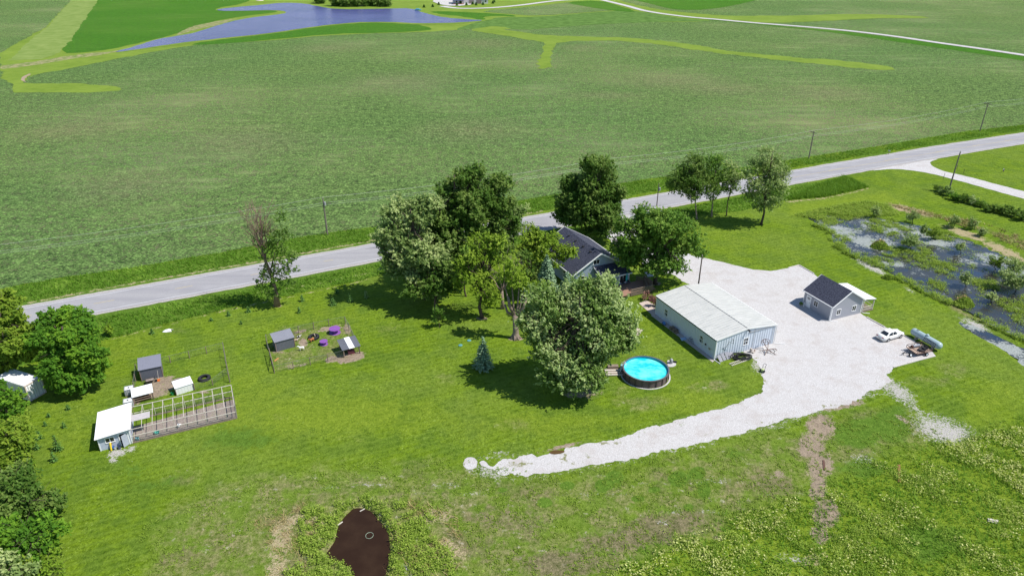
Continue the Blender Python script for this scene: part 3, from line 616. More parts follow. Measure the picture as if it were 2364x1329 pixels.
def tree(label, base, lobes_px, mat, leaf=.30, dens=1.5, length=1.3, width=.45, nleaf=16, r0=.3, bark=BARK, name="tree", group=None, up=.35, outer=.5, gap=0, top=None, fill=True, cat="tree", fork=None):
    """base: pixel of the trunk foot; lobes_px: (px, py, rx_px, ry_px, metres behind the trunk)"""
    b = at(*base); lobes = []
    for (px, py, rx, ry, dy) in lobes_px:
        Yl = b.y + dy; p = atY(px, py, Yl); k = zc_of(Yl, p.z) / F_PX
        R_, H_ = rx*k, ry*k; rz = math.sqrt(max(H_*H_ - (R_*.5)**2, (R_*.55)**2)) / .88
        z = max(p.z, rz*.45 + .3)
        lobes.append((p.x - b.x, dy, z, R_, R_*.95, rz))
    la = np.array(lobes); w = la[:, 3]**2; cen = (la[:, :3]*w[:, None]).sum(0)/w.sum(); zt = (la[:, 2]).max()
    t = thing(name, label, cat, b, 0, group)
    mb = MB(); tg = []
    for (x, y, z, rx, ry, rz) in lobes:
        for _ in range(5):
            d = unit(rng.normal(size=3)); d[2] = abs(d[2])*.8 - .1; q = .72
            tg.append((x + d[0]*rx*q, y + d[1]*ry*q, z + d[2]*rz*q))
    tp = top or (cen[0], cen[1], max(zt, cen[2]*1.05))
    limbs(mb, (0, 0, -.15), tp, r0, tg, seed=int(px*7+py))
    mb.build("trunk", bark, t, smooth=True)
    sub = []
    for (x, y, z, rx, ry, rz) in lobes:
        k = max(5, int(8.5 * (rx/2.0)**1.1))
        for _ in range(k):
            d = unit(rng.normal(size=3)); d[2] = d[2]*.85 + .15; q = .45 + .46*rng.random(); g = (.34 + .24*rng.random()) * min(1, (2.6/rx)**.5)
            sub.append((x+d[0]*rx*q, y+d[1]*ry*q, max(.4, z+d[2]*rz*q), rx*g, ry*g, rz*g*.8))
    c, n, a, s = sprays(sub, dens*.95, length, width, leaf, nleaf, up, .15, gap)
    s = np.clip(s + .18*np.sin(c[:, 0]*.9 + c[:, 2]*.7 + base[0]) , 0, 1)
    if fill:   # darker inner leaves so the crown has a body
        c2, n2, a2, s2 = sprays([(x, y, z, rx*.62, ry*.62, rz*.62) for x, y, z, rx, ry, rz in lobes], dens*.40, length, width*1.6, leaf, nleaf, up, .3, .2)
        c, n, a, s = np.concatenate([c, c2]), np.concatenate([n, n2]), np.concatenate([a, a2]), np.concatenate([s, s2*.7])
    keep = c[:, 2] > .15; c, n, a, s = c[keep], n[keep], a[keep], s[keep]
    sz = leaf * (.7 + .6*rng.random(len(c)))
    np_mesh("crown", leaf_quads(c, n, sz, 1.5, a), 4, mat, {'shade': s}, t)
    return t

# --- the big silver maple in front of the house
tree("big silvery green maple in the middle of the lawn, beside the round pool", (1338, 898),
     [(1345,830,70,60,0),(1290,790,60,50,1.5),(1250,745,45,45,2),(1260,700,42,40,3),(1320,720,60,50,2.5),(1385,700,55,48,3),(1420,740,50,45,1),(1430,790,42,42,.5),(1380,790,55,50,-1),(1350,850,55,45,-2),(1300,830,52,48,-1),(1262,815,34,34,0),(1245,770,32,34,1),(1290,870,34,26,-2),(1345,670,34,30,4),(1395,660,32,26,4),(1365,885,34,30,-3),(1330,885,34,28,-3),(1220,745,24,26,1),(1455,770,26,30,.5)],
     L_MAPLE, .25, 1.75, 1.9, .36, 20, .42, up=.75, outer=.5)
# --- house-side trees
tree("round mid green maple at the right of the blue house", (1513, 655),
     [(1515,555,60,50,0),(1470,530,42,38,1),(1450,575,38,38,0),(1500,500,42,30,2),(1560,505,40,30,2),(1580,550,42,38,1),(1545,600,48,36,-1),(1480,610,45,34,-1.5),(1600,580,28,22,0),(1520,620,30,22,-2),(1545,530,45,40,-2),(1440,520,22,22,1)],
     L_MID, .29, 1.35, 1.4, .42, 15, .36, gap=.25)
tree("tall dark green tree behind the house roof, at the roadside", (1378, 548),
     [(1375,385,42,32,0),(1360,430,55,40,0),(1400,440,45,45,1),(1330,460,42,36,-1),(1320,500,45,32,-1),(1370,490,55,40,-2),(1405,485,42,40,0),(1300,480,30,28,0),(1385,525,36,22,-2),(1425,455,22,34,1)],
     L_DARK, .32, 1.45, 1.3, .5, 15, .36, up=.7)
tree("first of three slim roadside trees, the leftmost with the widest crown", (1609, 506),
     [(1598,392,44,30,0),(1575,425,38,24,0),(1625,420,36,30,1),(1556,430,24,14,0),(1605,368,26,14,1),(1595,410,40,28,-1),(1590,445,34,16,0)], L_DARK, .27, .72, 1.7, .38, 15, .17, up=.2, outer=.3, fill=False, bark=PALEBARK, gap=.3)
tree("slim roadside tree standing second from the left in the row of three", (1643, 500),
     [(1645,400,32,32,0),(1640,440,28,28,0),(1652,370,22,16,0),(1662,430,24,24,1)], L_MID, .27, .75, 1.6, .36, 14, .16, up=.8, outer=.3, fill=False, bark=PALEBARK, gap=.25)
tree("thin roadside tree at the right end of the row of three", (1677, 498),
     [(1684,395,28,26,0),(1686,430,30,22,0),(1700,410,22,20,0)], L_WILLOW, .26, .62, 1.5, .36, 13, .13, outer=.3, fill=False, gap=.3)
tree("airy pale green tree standing alone on the lawn near the marsh", (1757, 518),
     [(1778,385,44,34,0),(1768,425,48,36,0),(1790,420,32,30,1),(1745,450,28,26,-1),(1785,460,30,26,0),(1765,480,26,18,0),(1735,400,22,24,0),(1770,355,22,14,0),(1815,400,16,16,0)], L_WILLOW, .25, .80, 1.8, .38, 15, .24, outer=.25, fill=False, up=.6, gap=.25)
# --- the dark group left of the house
tree("tallest dark tree of the group left of the house", (1062, 655),
     [(1075,415,45,28,2),(1060,450,48,36,1),(1040,500,55,42,0),(1090,480,52,44,1),(1020,545,50,40,-1),(1075,540,50,40,-1),(1000,590,45,34,-1),(1050,590,45,30,-2),(1100,395,24,14,2)],
     L_DARK, .33, 1.35, 1.5, .5, 15, .4, up=.6)
tree("dark green tree at the right shoulder of the tall group, by the road", (1130, 640),
     [(1150,430,36,28,2),(1145,475,42,36,1),(1160,520,38,32,1),(1130,545,36,30,0),(1150,580,30,22,0)], L_DARK, .33, 1.35, 1.4, .5, 15, .32, up=.5)
tree("pale silvery tree tucked behind the dark group beside the road", (1185, 575),
     [(1185,490,28,26,0),(1190,525,24,26,0),(1175,545,26,20,0)], L_WILLOW, .30, 1.4, 1.2, .5, 13, .2, fill=False)
tree("pale willow leaning left at the edge of the dark group", (985, 690),
     [(905,490,28,26,0),(895,540,36,34,0),(880,570,20,22,0),(930,555,42,40,0),(960,500,34,34,1),(985,470,34,26,2),(945,600,40,34,-1),(920,620,34,26,-1),(975,640,40,28,-2),(890,600,22,26,-1),(935,475,24,20,2),(1000,600,46,36,-2),(1005,660,40,28,-2),(960,560,44,36,-1)],
     L_WILLOW, .30, 1.35, 1.5, .42, 15, .36, up=.35, outer=.45, gap=.1)
tree("low dark tree filling the shade under the willow", (1005, 720),
     [(1010,650,40,26,0),(960,675,36,22,-1),(1030,620,36,30,1),(1040,665,26,20,0)], L_DARK, .33, 1.2, 1.3, .55, 13, .25, outer=.3)
tree("leafy yellow green tree with a dark trunk, nearest the group's right edge", (1113, 733),
     [(1085,600,34,22,0),(1120,580,32,22,1),(1095,630,34,20,-1),(1070,615,24,18,0),(1110,670,26,30,-1),(1130,690,24,28,0),(1065,650,22,22,0),(1140,560,32,18,1),(1150,600,24,20,1),(1100,560,28,18,2)], L_LIME, .27, 1.2, 1.2, .4, 13, .30, outer=.35, fill=False, gap=.15)
tree("slender tree with a bare pole trunk inside the shaded group", (1076, 684),
     [(1072,590,22,20,0),(1062,610,20,16,0)], L_MID, .27, 1.2, 1.2, .4, 12, .16, fill=False)
tree("lime green locust spreading its crown over the left roof edge of the house", (1226, 668),
     [(1240,560,34,24,0),(1275,560,34,22,0),(1302,585,30,22,0),(1325,575,14,12,0),(1250,590,34,22,-1),(1225,545,26,20,1),(1290,605,24,16,-1),(1210,575,22,20,0),(1228,530,18,12,2)], L_LIME, .25, 1.5, 1.2, .38, 14, .25, outer=.35, fill=False, up=.2)
tree("dark green tree rising beside the spruces, under the lime locust", (1222, 690),
     [(1215,600,22,24,0),(1235,625,26,26,0),(1215,640,22,24,0)], L_DARK, .28, 1.5, 1.1, .45, 13, .22)
tree("small yellow green tree between the spruces and the thick forked trunk", (1252, 735),
     [(1250,665,26,18,0),(1235,690,24,18,0),(1265,690,26,20,0),(1245,715,26,18,0)], L_LIME, .24, 1.7, 1.0, .36, 14, .18)
# dead branched crown and forked trunk
def bare(mb, a, d, L, r, depth, rr, spread=.5):
    a = Vector(a); d = Vector(d).normalized(); e = a + d*L
    m = a.lerp(e, .5) + Vector((rr.gauss(0, L*.06), rr.gauss(0, L*.06), rr.gauss(0, L*.03)))
    mb.tube([a, m, e], [r, r*.8, r*.6], 7 if r > .06 else 4, cap=False)
    if depth <= 0: return
    for _ in range(rr.choice((2, 3))):
        nd = (d + Vector((rr.gauss(0, spread), rr.gauss(0, spread), rr.gauss(.05, spread*.6)))).normalized()
        bare(mb, e, nd, L*rr.uniform(.6, .85), r*.6, depth-1, rr, spread)
b = at(1190, 780); t = thing("tree", "thick pale forked trunk with a small lime green crown on top", "tree", b)
mb = MB(); mb.tube([(0,0,-.2),(0,0,.3),(.05,0,1.4),(-.05,.1,4.4)], [.95,.6,.46,.44], 12)
for k in range(7):
    a = k*2*math.pi/7; mb.tube([(math.cos(a)*.35,math.sin(a)*.35,.8),(math.cos(a)*.6,math.sin(a)*.6,.25),(math.cos(a)*1.0,math.sin(a)*1.0,-.08)], [.14,.17,.08], 6)
for tgt, r0_ in (((-1.2,0,7.6),.30),((-1.7,.4,6.0),.24),((1.7,.2,7.2),.30)):
    v = Vector(tgt); mb.tube([(-.05,.1,4.0), v*.78, v], [r0_*1.1, r0_*.9, r0_*.6], 9)
for e in ((1180,628),(1200,645),(1162,645),(1212,662)):
    q = atY(*e, b.y+.4); v = Vector((q.x-b.x, .4, q.z)); s0 = Vector((v.x*.45, .1, 5.6)); mb.tube([(-.05,.1,4.2), s0, v], [.22,.16,.05], 7)
mb.build("trunk", PALEBARK, t, smooth=True)
lob = []
for (px, py, rx, ry) in ((1180,625,26,14),(1195,645,30,14),(1165,640,18,12),(1210,660,18,12),(1185,610,16,10)):
    p = atY(px, py, b.y + .4); k = zc_of(b.y, p.z)/F_PX; lob.append((p.x-b.x, .4, p.z, rx*k, rx*k*.9, ry*k))
c, n, a, s = sprays(lob, 1.7, 1.1, .35, .25, 14, .3, .35)
np_mesh("crown", leaf_quads(c, n, .25*(.7+.6*rng.random(len(c))), 1.5, a), 4, L_LIME, {'shade': s}, t)
b = at(1160, 712); t = thing("dead_tree", "grey leafless tree with crooked bare branches in the group left of the house", "tree", b)
mb = MB(); rr = random.Random(12); mb.tube([(0,0,-.2),(0,0,1.5),(-.1,0,3.6)], [.4,.3,.26], 9)
for d in ((-.6,0,1),(.2,.2,1),(.5,-.1,1),(-.1,-.3,1)): bare(mb, (-.1,0,3.4), d, 2.3, .17, 4, rr, .42)
mb.build("trunk", PALEBARK, t, smooth=True)
# half dead tree by the road
b = at(640, 706); t = thing("tree", "half dead roadside tree with bare reddish branches at its top", "tree", b)
mb = MB(); rr = random.Random(5)
P = [Vector((p.x-b.x, 0, p.z)) for p in (atY(640,706,b.y), atY(636,672,b.y), atY(628,640,b.y), atY(612,600,b.y), atY(603,570,b.y))]
P[0].z = -.15; mb.tube(P, [.62,.36,.30,.24,.17], 10)
for k in range(14):
    s = P[-1].lerp(P[-2], rr.random()*1.3); bare(mb, s, (rr.gauss(-.12,.3), rr.gauss(0,.3), 1), rr.uniform(1.9,2.9), .13, 4, rr, .27)
for e in ((655,600),(672,615),(640,560),(660,650),(612,650),(600,640)):
    q = atY(*e, b.y); s = P[2].lerp(P[3], rr.random()); g = Vector((q.x-b.x, rr.uniform(-1.5,1.5), q.z)); mb.tube([s, s.lerp(g,.5)+Vector((0,0,.3)), g], [.13,.08,.03], 6)
mb.build("trunk", pmat("reddish_dead_bark", (.30,.20,.15), .95, .25, 4), t, smooth=True)
lob = []
for (px, py, rx, ry, dy) in ((640,575,26,20,0),(660,600,22,18,0),(625,610,22,20,0),(668,625,20,14,-.5),(640,640,28,20,0),(610,635,14,14,0),(625,670,18,14,-.5),(655,540,22,18,1),(610,540,14,20,0),(650,500,18,16,1),(640,545,24,18,0),(625,570,20,16,-.5),(680,590,12,14,0),(600,655,14,10,0),(665,655,16,12,0),(630,680,16,10,0),(590,560,10,14,0)):
    p = atY(px, py, b.y+dy); k = zc_of(b.y, p.z)/F_PX; lob.append((p.x-b.x, dy, p.z, rx*k, rx*k, ry*k))
c, n, a, s = sprays(lob, 1.0, 1.2, .42, .27, 11, .3, .2)
np_mesh("crown", leaf_quads(c, n, .27*(.7+.6*rng.random(len(c))), 1.5, a), 4, L_DARK, {'shade': s}, t)

# --- left border trees and bushes
tree("large round bushy tree left of the goat pens, beside the white container", (150, 893),
     [(155,765,60,42,2),(118,785,50,40,1),(190,800,50,45,1),(162,830,58,46,0),(205,840,38,36,0),(135,845,34,34,0),(165,872,48,32,-1.5),(200,870,34,24,-1),(120,740,34,24,3),(170,735,34,22,3)],
     L_BUSH, .33, 1.9, 1.0, .55, 18, .4, up=.4, outer=.6, name="bushy_tree")
tree("olive green tree at the left edge, above the container", (30, 880),
     [(10,740,42,46,2),(40,790,44,44,0),(0,800,46,46,0),(55,815,34,26,1),(5,842,32,24,0),(8,866,18,14,-1),(15,695,32,24,4),(75,775,26,26,1)], L_OLIVE, .33, 1.8, 1.1, .55, 17, .35, outer=.6, name="bushy_tree")
tree("low bright green bush just below the white container", (22, 960),
     [(12,918,32,22,0),(36,928,24,20,0),(40,946,22,14,-1),(0,950,30,20,-1),(0,900,22,18,1)], L_BUSH, .30, 1.9, .9, .5, 16, .2, name="bushy_tree")
tree("dark olive tree on the left border, level with the chicken run", (15, 1065),
     [(20,1000,42,36,1),(50,1020,32,28,0),(0,1040,44,36,0),(60,1055,26,22,-1),(30,1060,36,26,-1)], L_OLIVE, .30, 1.7, 1.0, .5, 17, .3, name="bushy_tree")
tree("dark wide tree on the left border, below the young conifers", (30, 1180),
     [(30,1110,46,36,1),(65,1130,34,28,0),(0,1150,50,40,0),(45,1165,44,28,-1)], L_DARK, .29, 1.8, 1.0, .5, 17, .3, name="bushy_tree")
tree("small rounded dark tree jutting onto the lawn from the left border", (112, 1185),
     [(118,1150,30,22,0),(100,1168,30,20,-.5),(135,1162,18,16,0)], L_DARK, .27, 2.0, .8, .42, 17, .2, name="bushy_tree")
tree("broad deep green tree at the left border near the bottom corner", (70, 1285),
     [(40,1220,48,36,1),(90,1230,46,34,0),(125,1225,30,26,0),(50,1262,50,32,-1),(105,1262,40,26,-1),(0,1240,40,40,0)], L_BUSH, .27, 1.9, .9, .45, 17, .3, name="bushy_tree")
tree("pale grey green willow bush in the bottom left corner", (30, 1350),
     [(10,1300,40,30,0),(45,1325,36,26,-1)], L_WILLOW, .25, 2.0, .9, .4, 16, .2, name="bushy_tree")
tree("bright green bush at the bottom edge, right of the pale willow bush", (95, 1350),
     [(95,1315,36,22,0),(130,1325,24,16,0)], L_LIME, .25, 2.0, .8, .4, 15, .15, name="bushy_tree")
tree("small bright bush at the ditch edge by the large round bushy tree", (248, 775), [(250,763,13,10,0)], L_LIME, .25, 2.5, .6, .4, 12, .08, name="shrub", cat="shrub")

# --- spruces and small conifers
def conifer(label, base, h_px_top, halfw_px, mat, leaf=.22, name="spruce_tree", group=None, tiers=None, cat="tree"):
    b = at(*base); zt = 1.0
    for z in np.arange(.3, 22, .05):
        if proj(0, b.y, z)[1] <= h_px_top: zt = z; break
    k = zc_of(b.y)/F_PX; Rb = halfw_px*k; nt = tiers or max(5, int(zt/.42))
    t = thing(name, label, cat, b, 0, group)
    MB().tube([(0,0,-.05),(0,0,zt*.5),(0,0,zt*.97)], [.04+zt*.02, .02+zt*.012, .01], 7).build("trunk", BARK, t)
    Cs, Ns, As, S = [], [], [], []
    for i in range(nt):
        f = i/nt; z = zt*(.06 + .92*f); r = Rb*(1-f)**.85 + .05; nb = max(5, int(2*math.pi*r/.34))
        a0 = rng.random()*6.28
        for j in range(nb):
            a = a0 + j*2*math.pi/nb + rng.normal()*.12; rl = r*(.82+.3*rng.random()); m = max(4, int(rl/.09))
            u = (np.arange(m)+rng.random(m))/m; d = np.array([math.cos(a), math.sin(a), 0]); side = np.array([-d[1], d[0], 0])
            P = np.outer(u*rl, d) + np.outer(rng.normal(size=m)*.13*(1.2-u)*min(1, rl), side); P[:, 2] = z - .10*rl*u + .10*u*u*rl + rng.normal(size=m)*.05
            Cs.append(P); Ns.append(np.tile([0, 0, 1.], (m, 1)) + rng.normal(size=(m, 3))*.5 + d*.3); As.append(np.tile(d, (m, 1))); S.append(.25 + .5*u + .3*rng.random(m))
    c, n, a, s = map(np.concatenate, (Cs, Ns, As, S))
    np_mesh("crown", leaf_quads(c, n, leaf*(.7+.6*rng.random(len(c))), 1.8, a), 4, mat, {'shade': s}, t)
    return t
conifer("small blue green spruce standing alone on the lawn left of the big maple", (1116, 850), 772, 24, L_SPRUCE, .2)
conifer("blue spruce close to the left wall of the house, the taller one", (1260, 712), 582, 38, L_SPRUCE, .24)
conifer("blue spruce in front of the house's left corner, half behind the big maple", (1305, 730), 622, 36, L_SPRUCE, .24)
for (px, py, top, w, lab) in ((135,1038,1000,12,"largest young conifer near the left border trees"),(126,1064,1040,9,"young conifer directly below the largest one at the left"),(92,1012,992,9,"young conifer touching the left border trees, upper one"),(86,1036,1020,8,"young conifer touching the left border trees, lower one"),(149,986,974,6,"small dark sapling right of the thin seedling at the left"),(105,983,972,3,"thin upright seedling near the left border"),(158,945,933,6,"small sapling on the lawn below the container"),(113,962,953,4,"tiny seedling between the container and the left border trees")):
    conifer(lab, (px, py), top, w, L_CONIF, .15, "young_conifer", "young conifers by the left border trees", cat="sapling")
for (px, py, top, w, lab) in ((352,770,757,5,"young pine nearest the white scrap on the lawn"),(488,740,733,5,"young pine third from the left in the lawn row"),(528,729,717,5,"young pine just left of the half dead tree's shadow"),(574,720,707,6,"young pine at the edge of the half dead tree's shadow"),(557,748,741,3,"tiny seedling below the half dead tree's shadow"),(698,695,680,6,"young pine right of the half dead tree trunk"),(691,722,708,5,"young pine above the grey shelter of the right pen"),(779,677,667,5,"upper young pine of the four by the dark tree shade"),(769,704,686,9,"widest young pine on the lawn above the right pen"),(809,697,673,7,"tall narrow young pine above the right pen"),(846,688,669,6,"pale young pine at the edge of the group's shade")):
    conifer(lab, (px, py), top, w, L_MAPLE if px == 846 else L_CONIF, .17, "young_pine", "young pines in rows on the lawn", cat="sapling")
tree("slender leafy sapling in the shade right of the young pines", (1014, 756), [(1014,735,16,16,0),(1012,718,10,10,0)], L_MID, .2, 2.2, .7, .3, 10, .05, name="sapling", cat="sapling", fill=False)
# purple shrubs next to the deck
tree("purple leaved shrub at the corner of the wooden deck", (1497, 692), [(1490,682,12,9,0),(1503,688,8,7,0)], L_PURPLE, .16, 4, .5, .3, 12, .05, name="shrub", cat="shrub", fill=False)
tree("purple leaved shrub against the rear corner of the blue shed", (1506, 706), [(1508,694,8,8,0),(1514,700,7,6,0)], L_PURPLE, .16, 4, .5, .3, 12, .05, name="shrub", cat="shrub", fill=False)

# --- willows and reeds in the marsh
for i, (px, py, rx, ry, lab) in enumerate(((2023,502,12,16,"small round willow at the top left of the marsh"),(2107,516,14,18,"willow on the straw strip above the marsh, left one"),(2203,525,13,17,"willow on the straw bank, middle of three"),(2249,530,12,16,"willow on the straw bank, right of three"),(2269,545,8,10,"thin willow sprig right of the three bank willows"),(2218,583,10,14,"small willow standing alone in open marsh water"),(2133,545,10,15,"willow bush at the upper marsh shore"),(2155,552,16,17,"wide willow bush on the upper marsh shore beside the dock leaves"),(2104,572,22,18,"broad willow bush in the middle of the marsh"),(2232,662,18,20,"dense willow bush in the lower open water"),(2298,622,20,18,"yellow green willow bush near the right marsh shore"),(2345,635,24,22,"tall willow at the right edge of the picture, upper one"),(2345,672,34,26,"large dark willow clump at the right edge of the picture"),(2288,697,10,12,"sparse willow sprig beside the lower reed island"))):
    tree(lab, (px, py), [(px, py-ry, rx, ry*.8, 0), (px-rx*.35, py-ry*.7, rx*.6, ry*.6, -.4), (px+rx*.3, py-ry*.8, rx*.6, ry*.6, .4)], L_OLIVE if i in (7, 10) else L_WILLOW, .19, 2.6, .9, .28, 12, .07, name="willow_shrub", cat="shrub", group="willow shrubs in the marsh", up=.9, outer=.35, fill=rx > 16)
def dome(c, r, h, n, mat_up=.7):
    u = rng.random(n)**.5; a = rng.random(n)*6.283; P = np.stack([c[0]+u*r[0]*np.cos(a), c[1]+u*r[1]*np.sin(a), c[2]+h*(1-u*u)*.95*(.55+.45*rng.random(n))], -1); return P
for px, py, rx, lab in ((2037,575,20,"round reed clump with tan plumes in the middle of the marsh"),(2233,708,22,"round reed clump with tan plumes near the marsh bank"),(2053,646,14,"low yellow green reed tuft beside the marsh bank")):
    b = at(px, py); k = zc_of(b.y)/F_PX; r = rx*k; t = thing("reed_clump", lab, "reeds", (b.x, b.y+r*.6, -.1))
    P = dome((0,0,0), (r, r*.8), 1.5 if rx > 15 else .8, 1500)
    np_mesh("leaves", leaf_quads(P, rng.normal(size=(len(P),3))+[0,-.3,.2], .26*(.6+.6*rng.random(len(P))), 2.2, np.tile([0,0,1.],(len(P),1))), 4, L_WEED, {'shade': rng.random(len(P))}, t)
    if rx > 15:
        P = dome((.1,.5,.25), (r*.9, r*.6), 1.5, 420)
        np_mesh("plumes", leaf_quads(P, rng.normal(size=(len(P),3)), .2*(.6+.6*rng.random(len(P))), 2, np.tile([0,0,1.],(len(P),1))), 4, L_REED, {'shade': rng.random(len(P))}, t)
# hedge shrubs along the second driveway
for i, (px, py, rx) in enumerate(((2166,440,12),(2185,447,14),(2202,458,13),(2222,463,14),(2244,468,12),(2262,474,12),(2281,484,15),(2303,487,15),(2334,495,18),(2358,503,18),(2385,508,18))):
    labs = ("first shrub at the upper left end of the shrub row","pale shrub at the foot of the leaning utility pole","dark shrub just right of the utility pole foot","fourth shrub in the row below the side driveway","fifth shrub in the row below the side driveway","sixth shrub, low and pale, in the row below the driveway","seventh shrub, dark, in the row below the driveway","eighth shrub, dark and round, in the row","ninth shrub, big and dark, near the right picture edge","tenth shrub, at the right edge of the picture","last shrub of the row, cut by the picture edge")
    tree(labs[i], (px, py+3), [(px, py-rx*.4, rx, rx*.55, 0), (px+rx*.5, py, rx*.7, rx*.5, -.6)], (L_DARK, L_WILLOW, L_BUSH, L_DARK, L_MAPLE, L_MID)[i % 6] if i < 6 else L_DARK, .24, 2.4, .7, .4, 12, .07, name="hedge_shrub", cat="shrub", group="shrubs in a row below the side driveway")
# far trees
for i, (px, py, rx, lab) in enumerate(((772,14,9,"leftmost dark tree of the far wood behind the lake"),(793,15,13,"second tree from the left in the far lakeside wood"),(818,15,11,"far wood tree with a pale trunk"),(842,14,12,"far wood tree in the middle right behind the lake"),(864,14,11,"rounded far wood tree next to the rightmost"),(886,15,13,"rightmost dark tree of the far lakeside wood"),(735,8,9,"low dark trees beyond the left tip of the lake"))):
    tree(lab, (px, py), [(px, py-11, rx, 10, 0), (px+5, py-7, rx*.8, 8, -3)], L_DARK, 1.1, .12, 5, 2.0, 12, .5, name="far_tree", group="trees of the far wood behind the lake")
for i, (px, py) in enumerate(((979,18),(999,17),(1013,12),(1055,14),(1064,10),(1077,13),(1091,11),(1099,13),(1115,12),(1138,9),(1141,6),(1090,9))):
    labs = ("first small conifer on the far lawn near the lake tip","second small conifer on the far lawn from the lake","conifer left of the far farmhouse yard","conifer in front of the far farmhouse, left one","conifer close to the far garage doors","conifer before the far yard, middle","conifer before the far yard, slightly higher","conifer before the far yard, right one","conifer right of the far farmhouse yard","lower of two conifers by the far driveway","upper of two conifers by the far driveway","small conifer beside the far garage corner")
    conifer(labs[i], (px, py), py-7, 2.2, L_CONIF, .8, "far_conifer", "small conifers round the far farmhouse", tiers=6, cat="tree")

# ================================================================== GROUND COVER ("stuff")
def scatter(Ppx, dens, feather=0):
    W = w2(Ppx); xs = [p[0] for p in W]; ys = [p[1] for p in W]; A = (max(xs)-min(xs))*(max(ys)-min(ys)); n = int(A*dens)
    x = rng.uniform(min(xs), max(xs), n); y = rng.uniform(min(ys), max(ys), n); m = inpoly(x, y, W); return x[m], y[m]
def patchy(x, y, s, thr, seed=0.0):
    v = np.sin(x*s+seed)*np.cos(y*s*1.2-seed) + .6*np.sin(x*s*2.3+y*s*1.7+seed*2) + .4*np.sin(y*s*3.9-x*s*2.9+seed); return v > thr
def hz(x, y):   # ground height under a plant
    ix = np.clip(np.searchsorted(gx, x)-1, 0, len(gx)-2); iy = np.clip(np.searchsorted(gy, y)-1, 0, len(gy)-2); return Z[iy, ix]
def blades(x, y, h, w, lean=.35, n=3):
    X0 = np.repeat(x, n) + rng.normal(size=len(x)*n)*.12; Y0 = np.repeat(y, n) + rng.normal(size=len(x)*n)*.12; m = len(X0)
    a = rng.random(m)*6.283; H = h*(.5+.8*rng.random(m)); Wd = w*(.6+.8*rng.random(m)); z0 = hz(X0, Y0)
    l = rng.normal(size=(m, 2))*(lean+.35)*H[:, None] + np.array([-.45, .1])*H[:, None]
    V = np.zeros((m, 3, 3)); dx, dy = np.cos(a)*Wd/2, np.sin(a)*Wd/2
    V[:, 0] = np.stack([X0-dx, Y0-dy, z0-.03], -1); V[:, 1] = np.stack([X0+dx, Y0+dy, z0-.03], -1); V[:, 2] = np.stack([X0+l[:, 0], Y0+l[:, 1], z0+H], -1)
    return V.reshape(-1, 3), m
def stuff(name, label, V, nper, mat, shade, cat="vegetation"):
    return tag(np_mesh(name, V, nper, mat, {'shade': shade}), label, cat, kind='stuff')
x, y = [], []
for P, d in ((DITCH_S, 6), (DITCH_N, 5)):
    a, b_ = scatter(P, d); rd = np.array([[p.x, p.y] for p in RCC]); 
    dd = np.full(a.shape, 1e9)
    for i in range(len(rd)-1): dd = np.minimum(dd, seg_dist(a, b_, rd[i], rd[i+1]))
    k = (dd > 6.2) & (np.abs(a) < 190); x.append(a[k]); y.append(b_[k])
x = np.concatenate(x); y = np.concatenate(y)
V, m = blades(x, y, .42, .20)
stuff("ditch_grass", "tall green grass filling the roadside ditches", V, 3, L_GRASS, np.clip(rng.random(m)*.55 + np.repeat(patchy(x, y, .18, .2), 3)*.4, 0, 1))
x, y = scatter([(1811,462),(1870,435),(1953,408),(2004,433),(1902,455),(1814,462)], 25); V, m = blades(x, y, .75, .22)
stuff("tall_grass_patch", "dense tall grass patch between road and lawn, right of the roadside trees", V, 3, L_GRASS, rng.random(m)*.8)
def leafy(x, y, h, r, size, n=10):
    m = len(x); P = np.stack([np.repeat(x, n), np.repeat(y, n), np.repeat(hz(x, y), n)], -1); q = rng.normal(size=(m*n, 3))*[r, r, 0]
    H = np.repeat(h*(.5+.9*rng.random(m)), n); u = rng.random(m*n); P = P + q; P[:, 2] += H*u
    return leaf_quads(P, rng.normal(size=(m*n, 3))*.5+[.2, 0, 1.0], size*(.6+.8*rng.random(m*n)), 1.4), m*n, u
BR = [(1330,1400),(1420,1320),(1520,1265),(1600,1234),(1690,1195),(1776,1167),(1865,1142),(1918,1121),(1960,1100),(2023,1072),(2129,1029),(2200,1035),(2253,1012),(2364,975),(2480,960),(2480,1500),(1330,1500)]
BRW = w2(BR); BX = [(p[0]-60 if p[1] < 1390 else p[0]-120, p[1]-32) for p in BR[:14]] + BR[14:]
def edgep(x, y, w=3.5): return rng.random(len(x)) < np.clip((sdf(x, y, BRW) + 2.2)/w, 0, 1)**1.5
x, y = scatter(BX, 6.0); _b = proj(x, y); core = ((_b[0]-1990)/130)**2 + ((_b[1]-1290)/75)**2 < 1; k = (patchy(x, y, .45, .25, 1.0) | (core & patchy(x, y, 1.1, -.5, 2))) & edgep(x, y); X1, Y1 = proj(x, y); k &= ~((abs(X1-1903) < 22) & (Y1 < 1290) & (rng.random(len(x)) < .85)); x, y = x[k], y[k]
V, m, u = leafy(x, y, .42, .24, .105, 24)
stuff("weeds", "knee high green weeds covering the bottom right corner", V, 4, L_WEED, np.clip(.25*np.repeat(patchy(x, y, .3, .2, 6), 24) + .45*rng.random(m)+.35*u, 0, 1))
x, y = scatter(BX, 9); k = edgep(x, y, 4.5); x, y = x[k], y[k]; V, m = blades(x, y, .42, .11); stuff("rough_grass", "rough grass between the weeds in the bottom right corner", V, 3, L_GRASS, .25+.75*rng.random(m))
x1, y1 = scatter([(2170,1025),(2260,1010),(2364,965),(2480,950),(2480,1200),(2400,1180),(2300,1100),(2230,1060)], 26); k = patchy(x1, y1, .5, -.3, 2); x1, y1 = x1[k], y1[k]
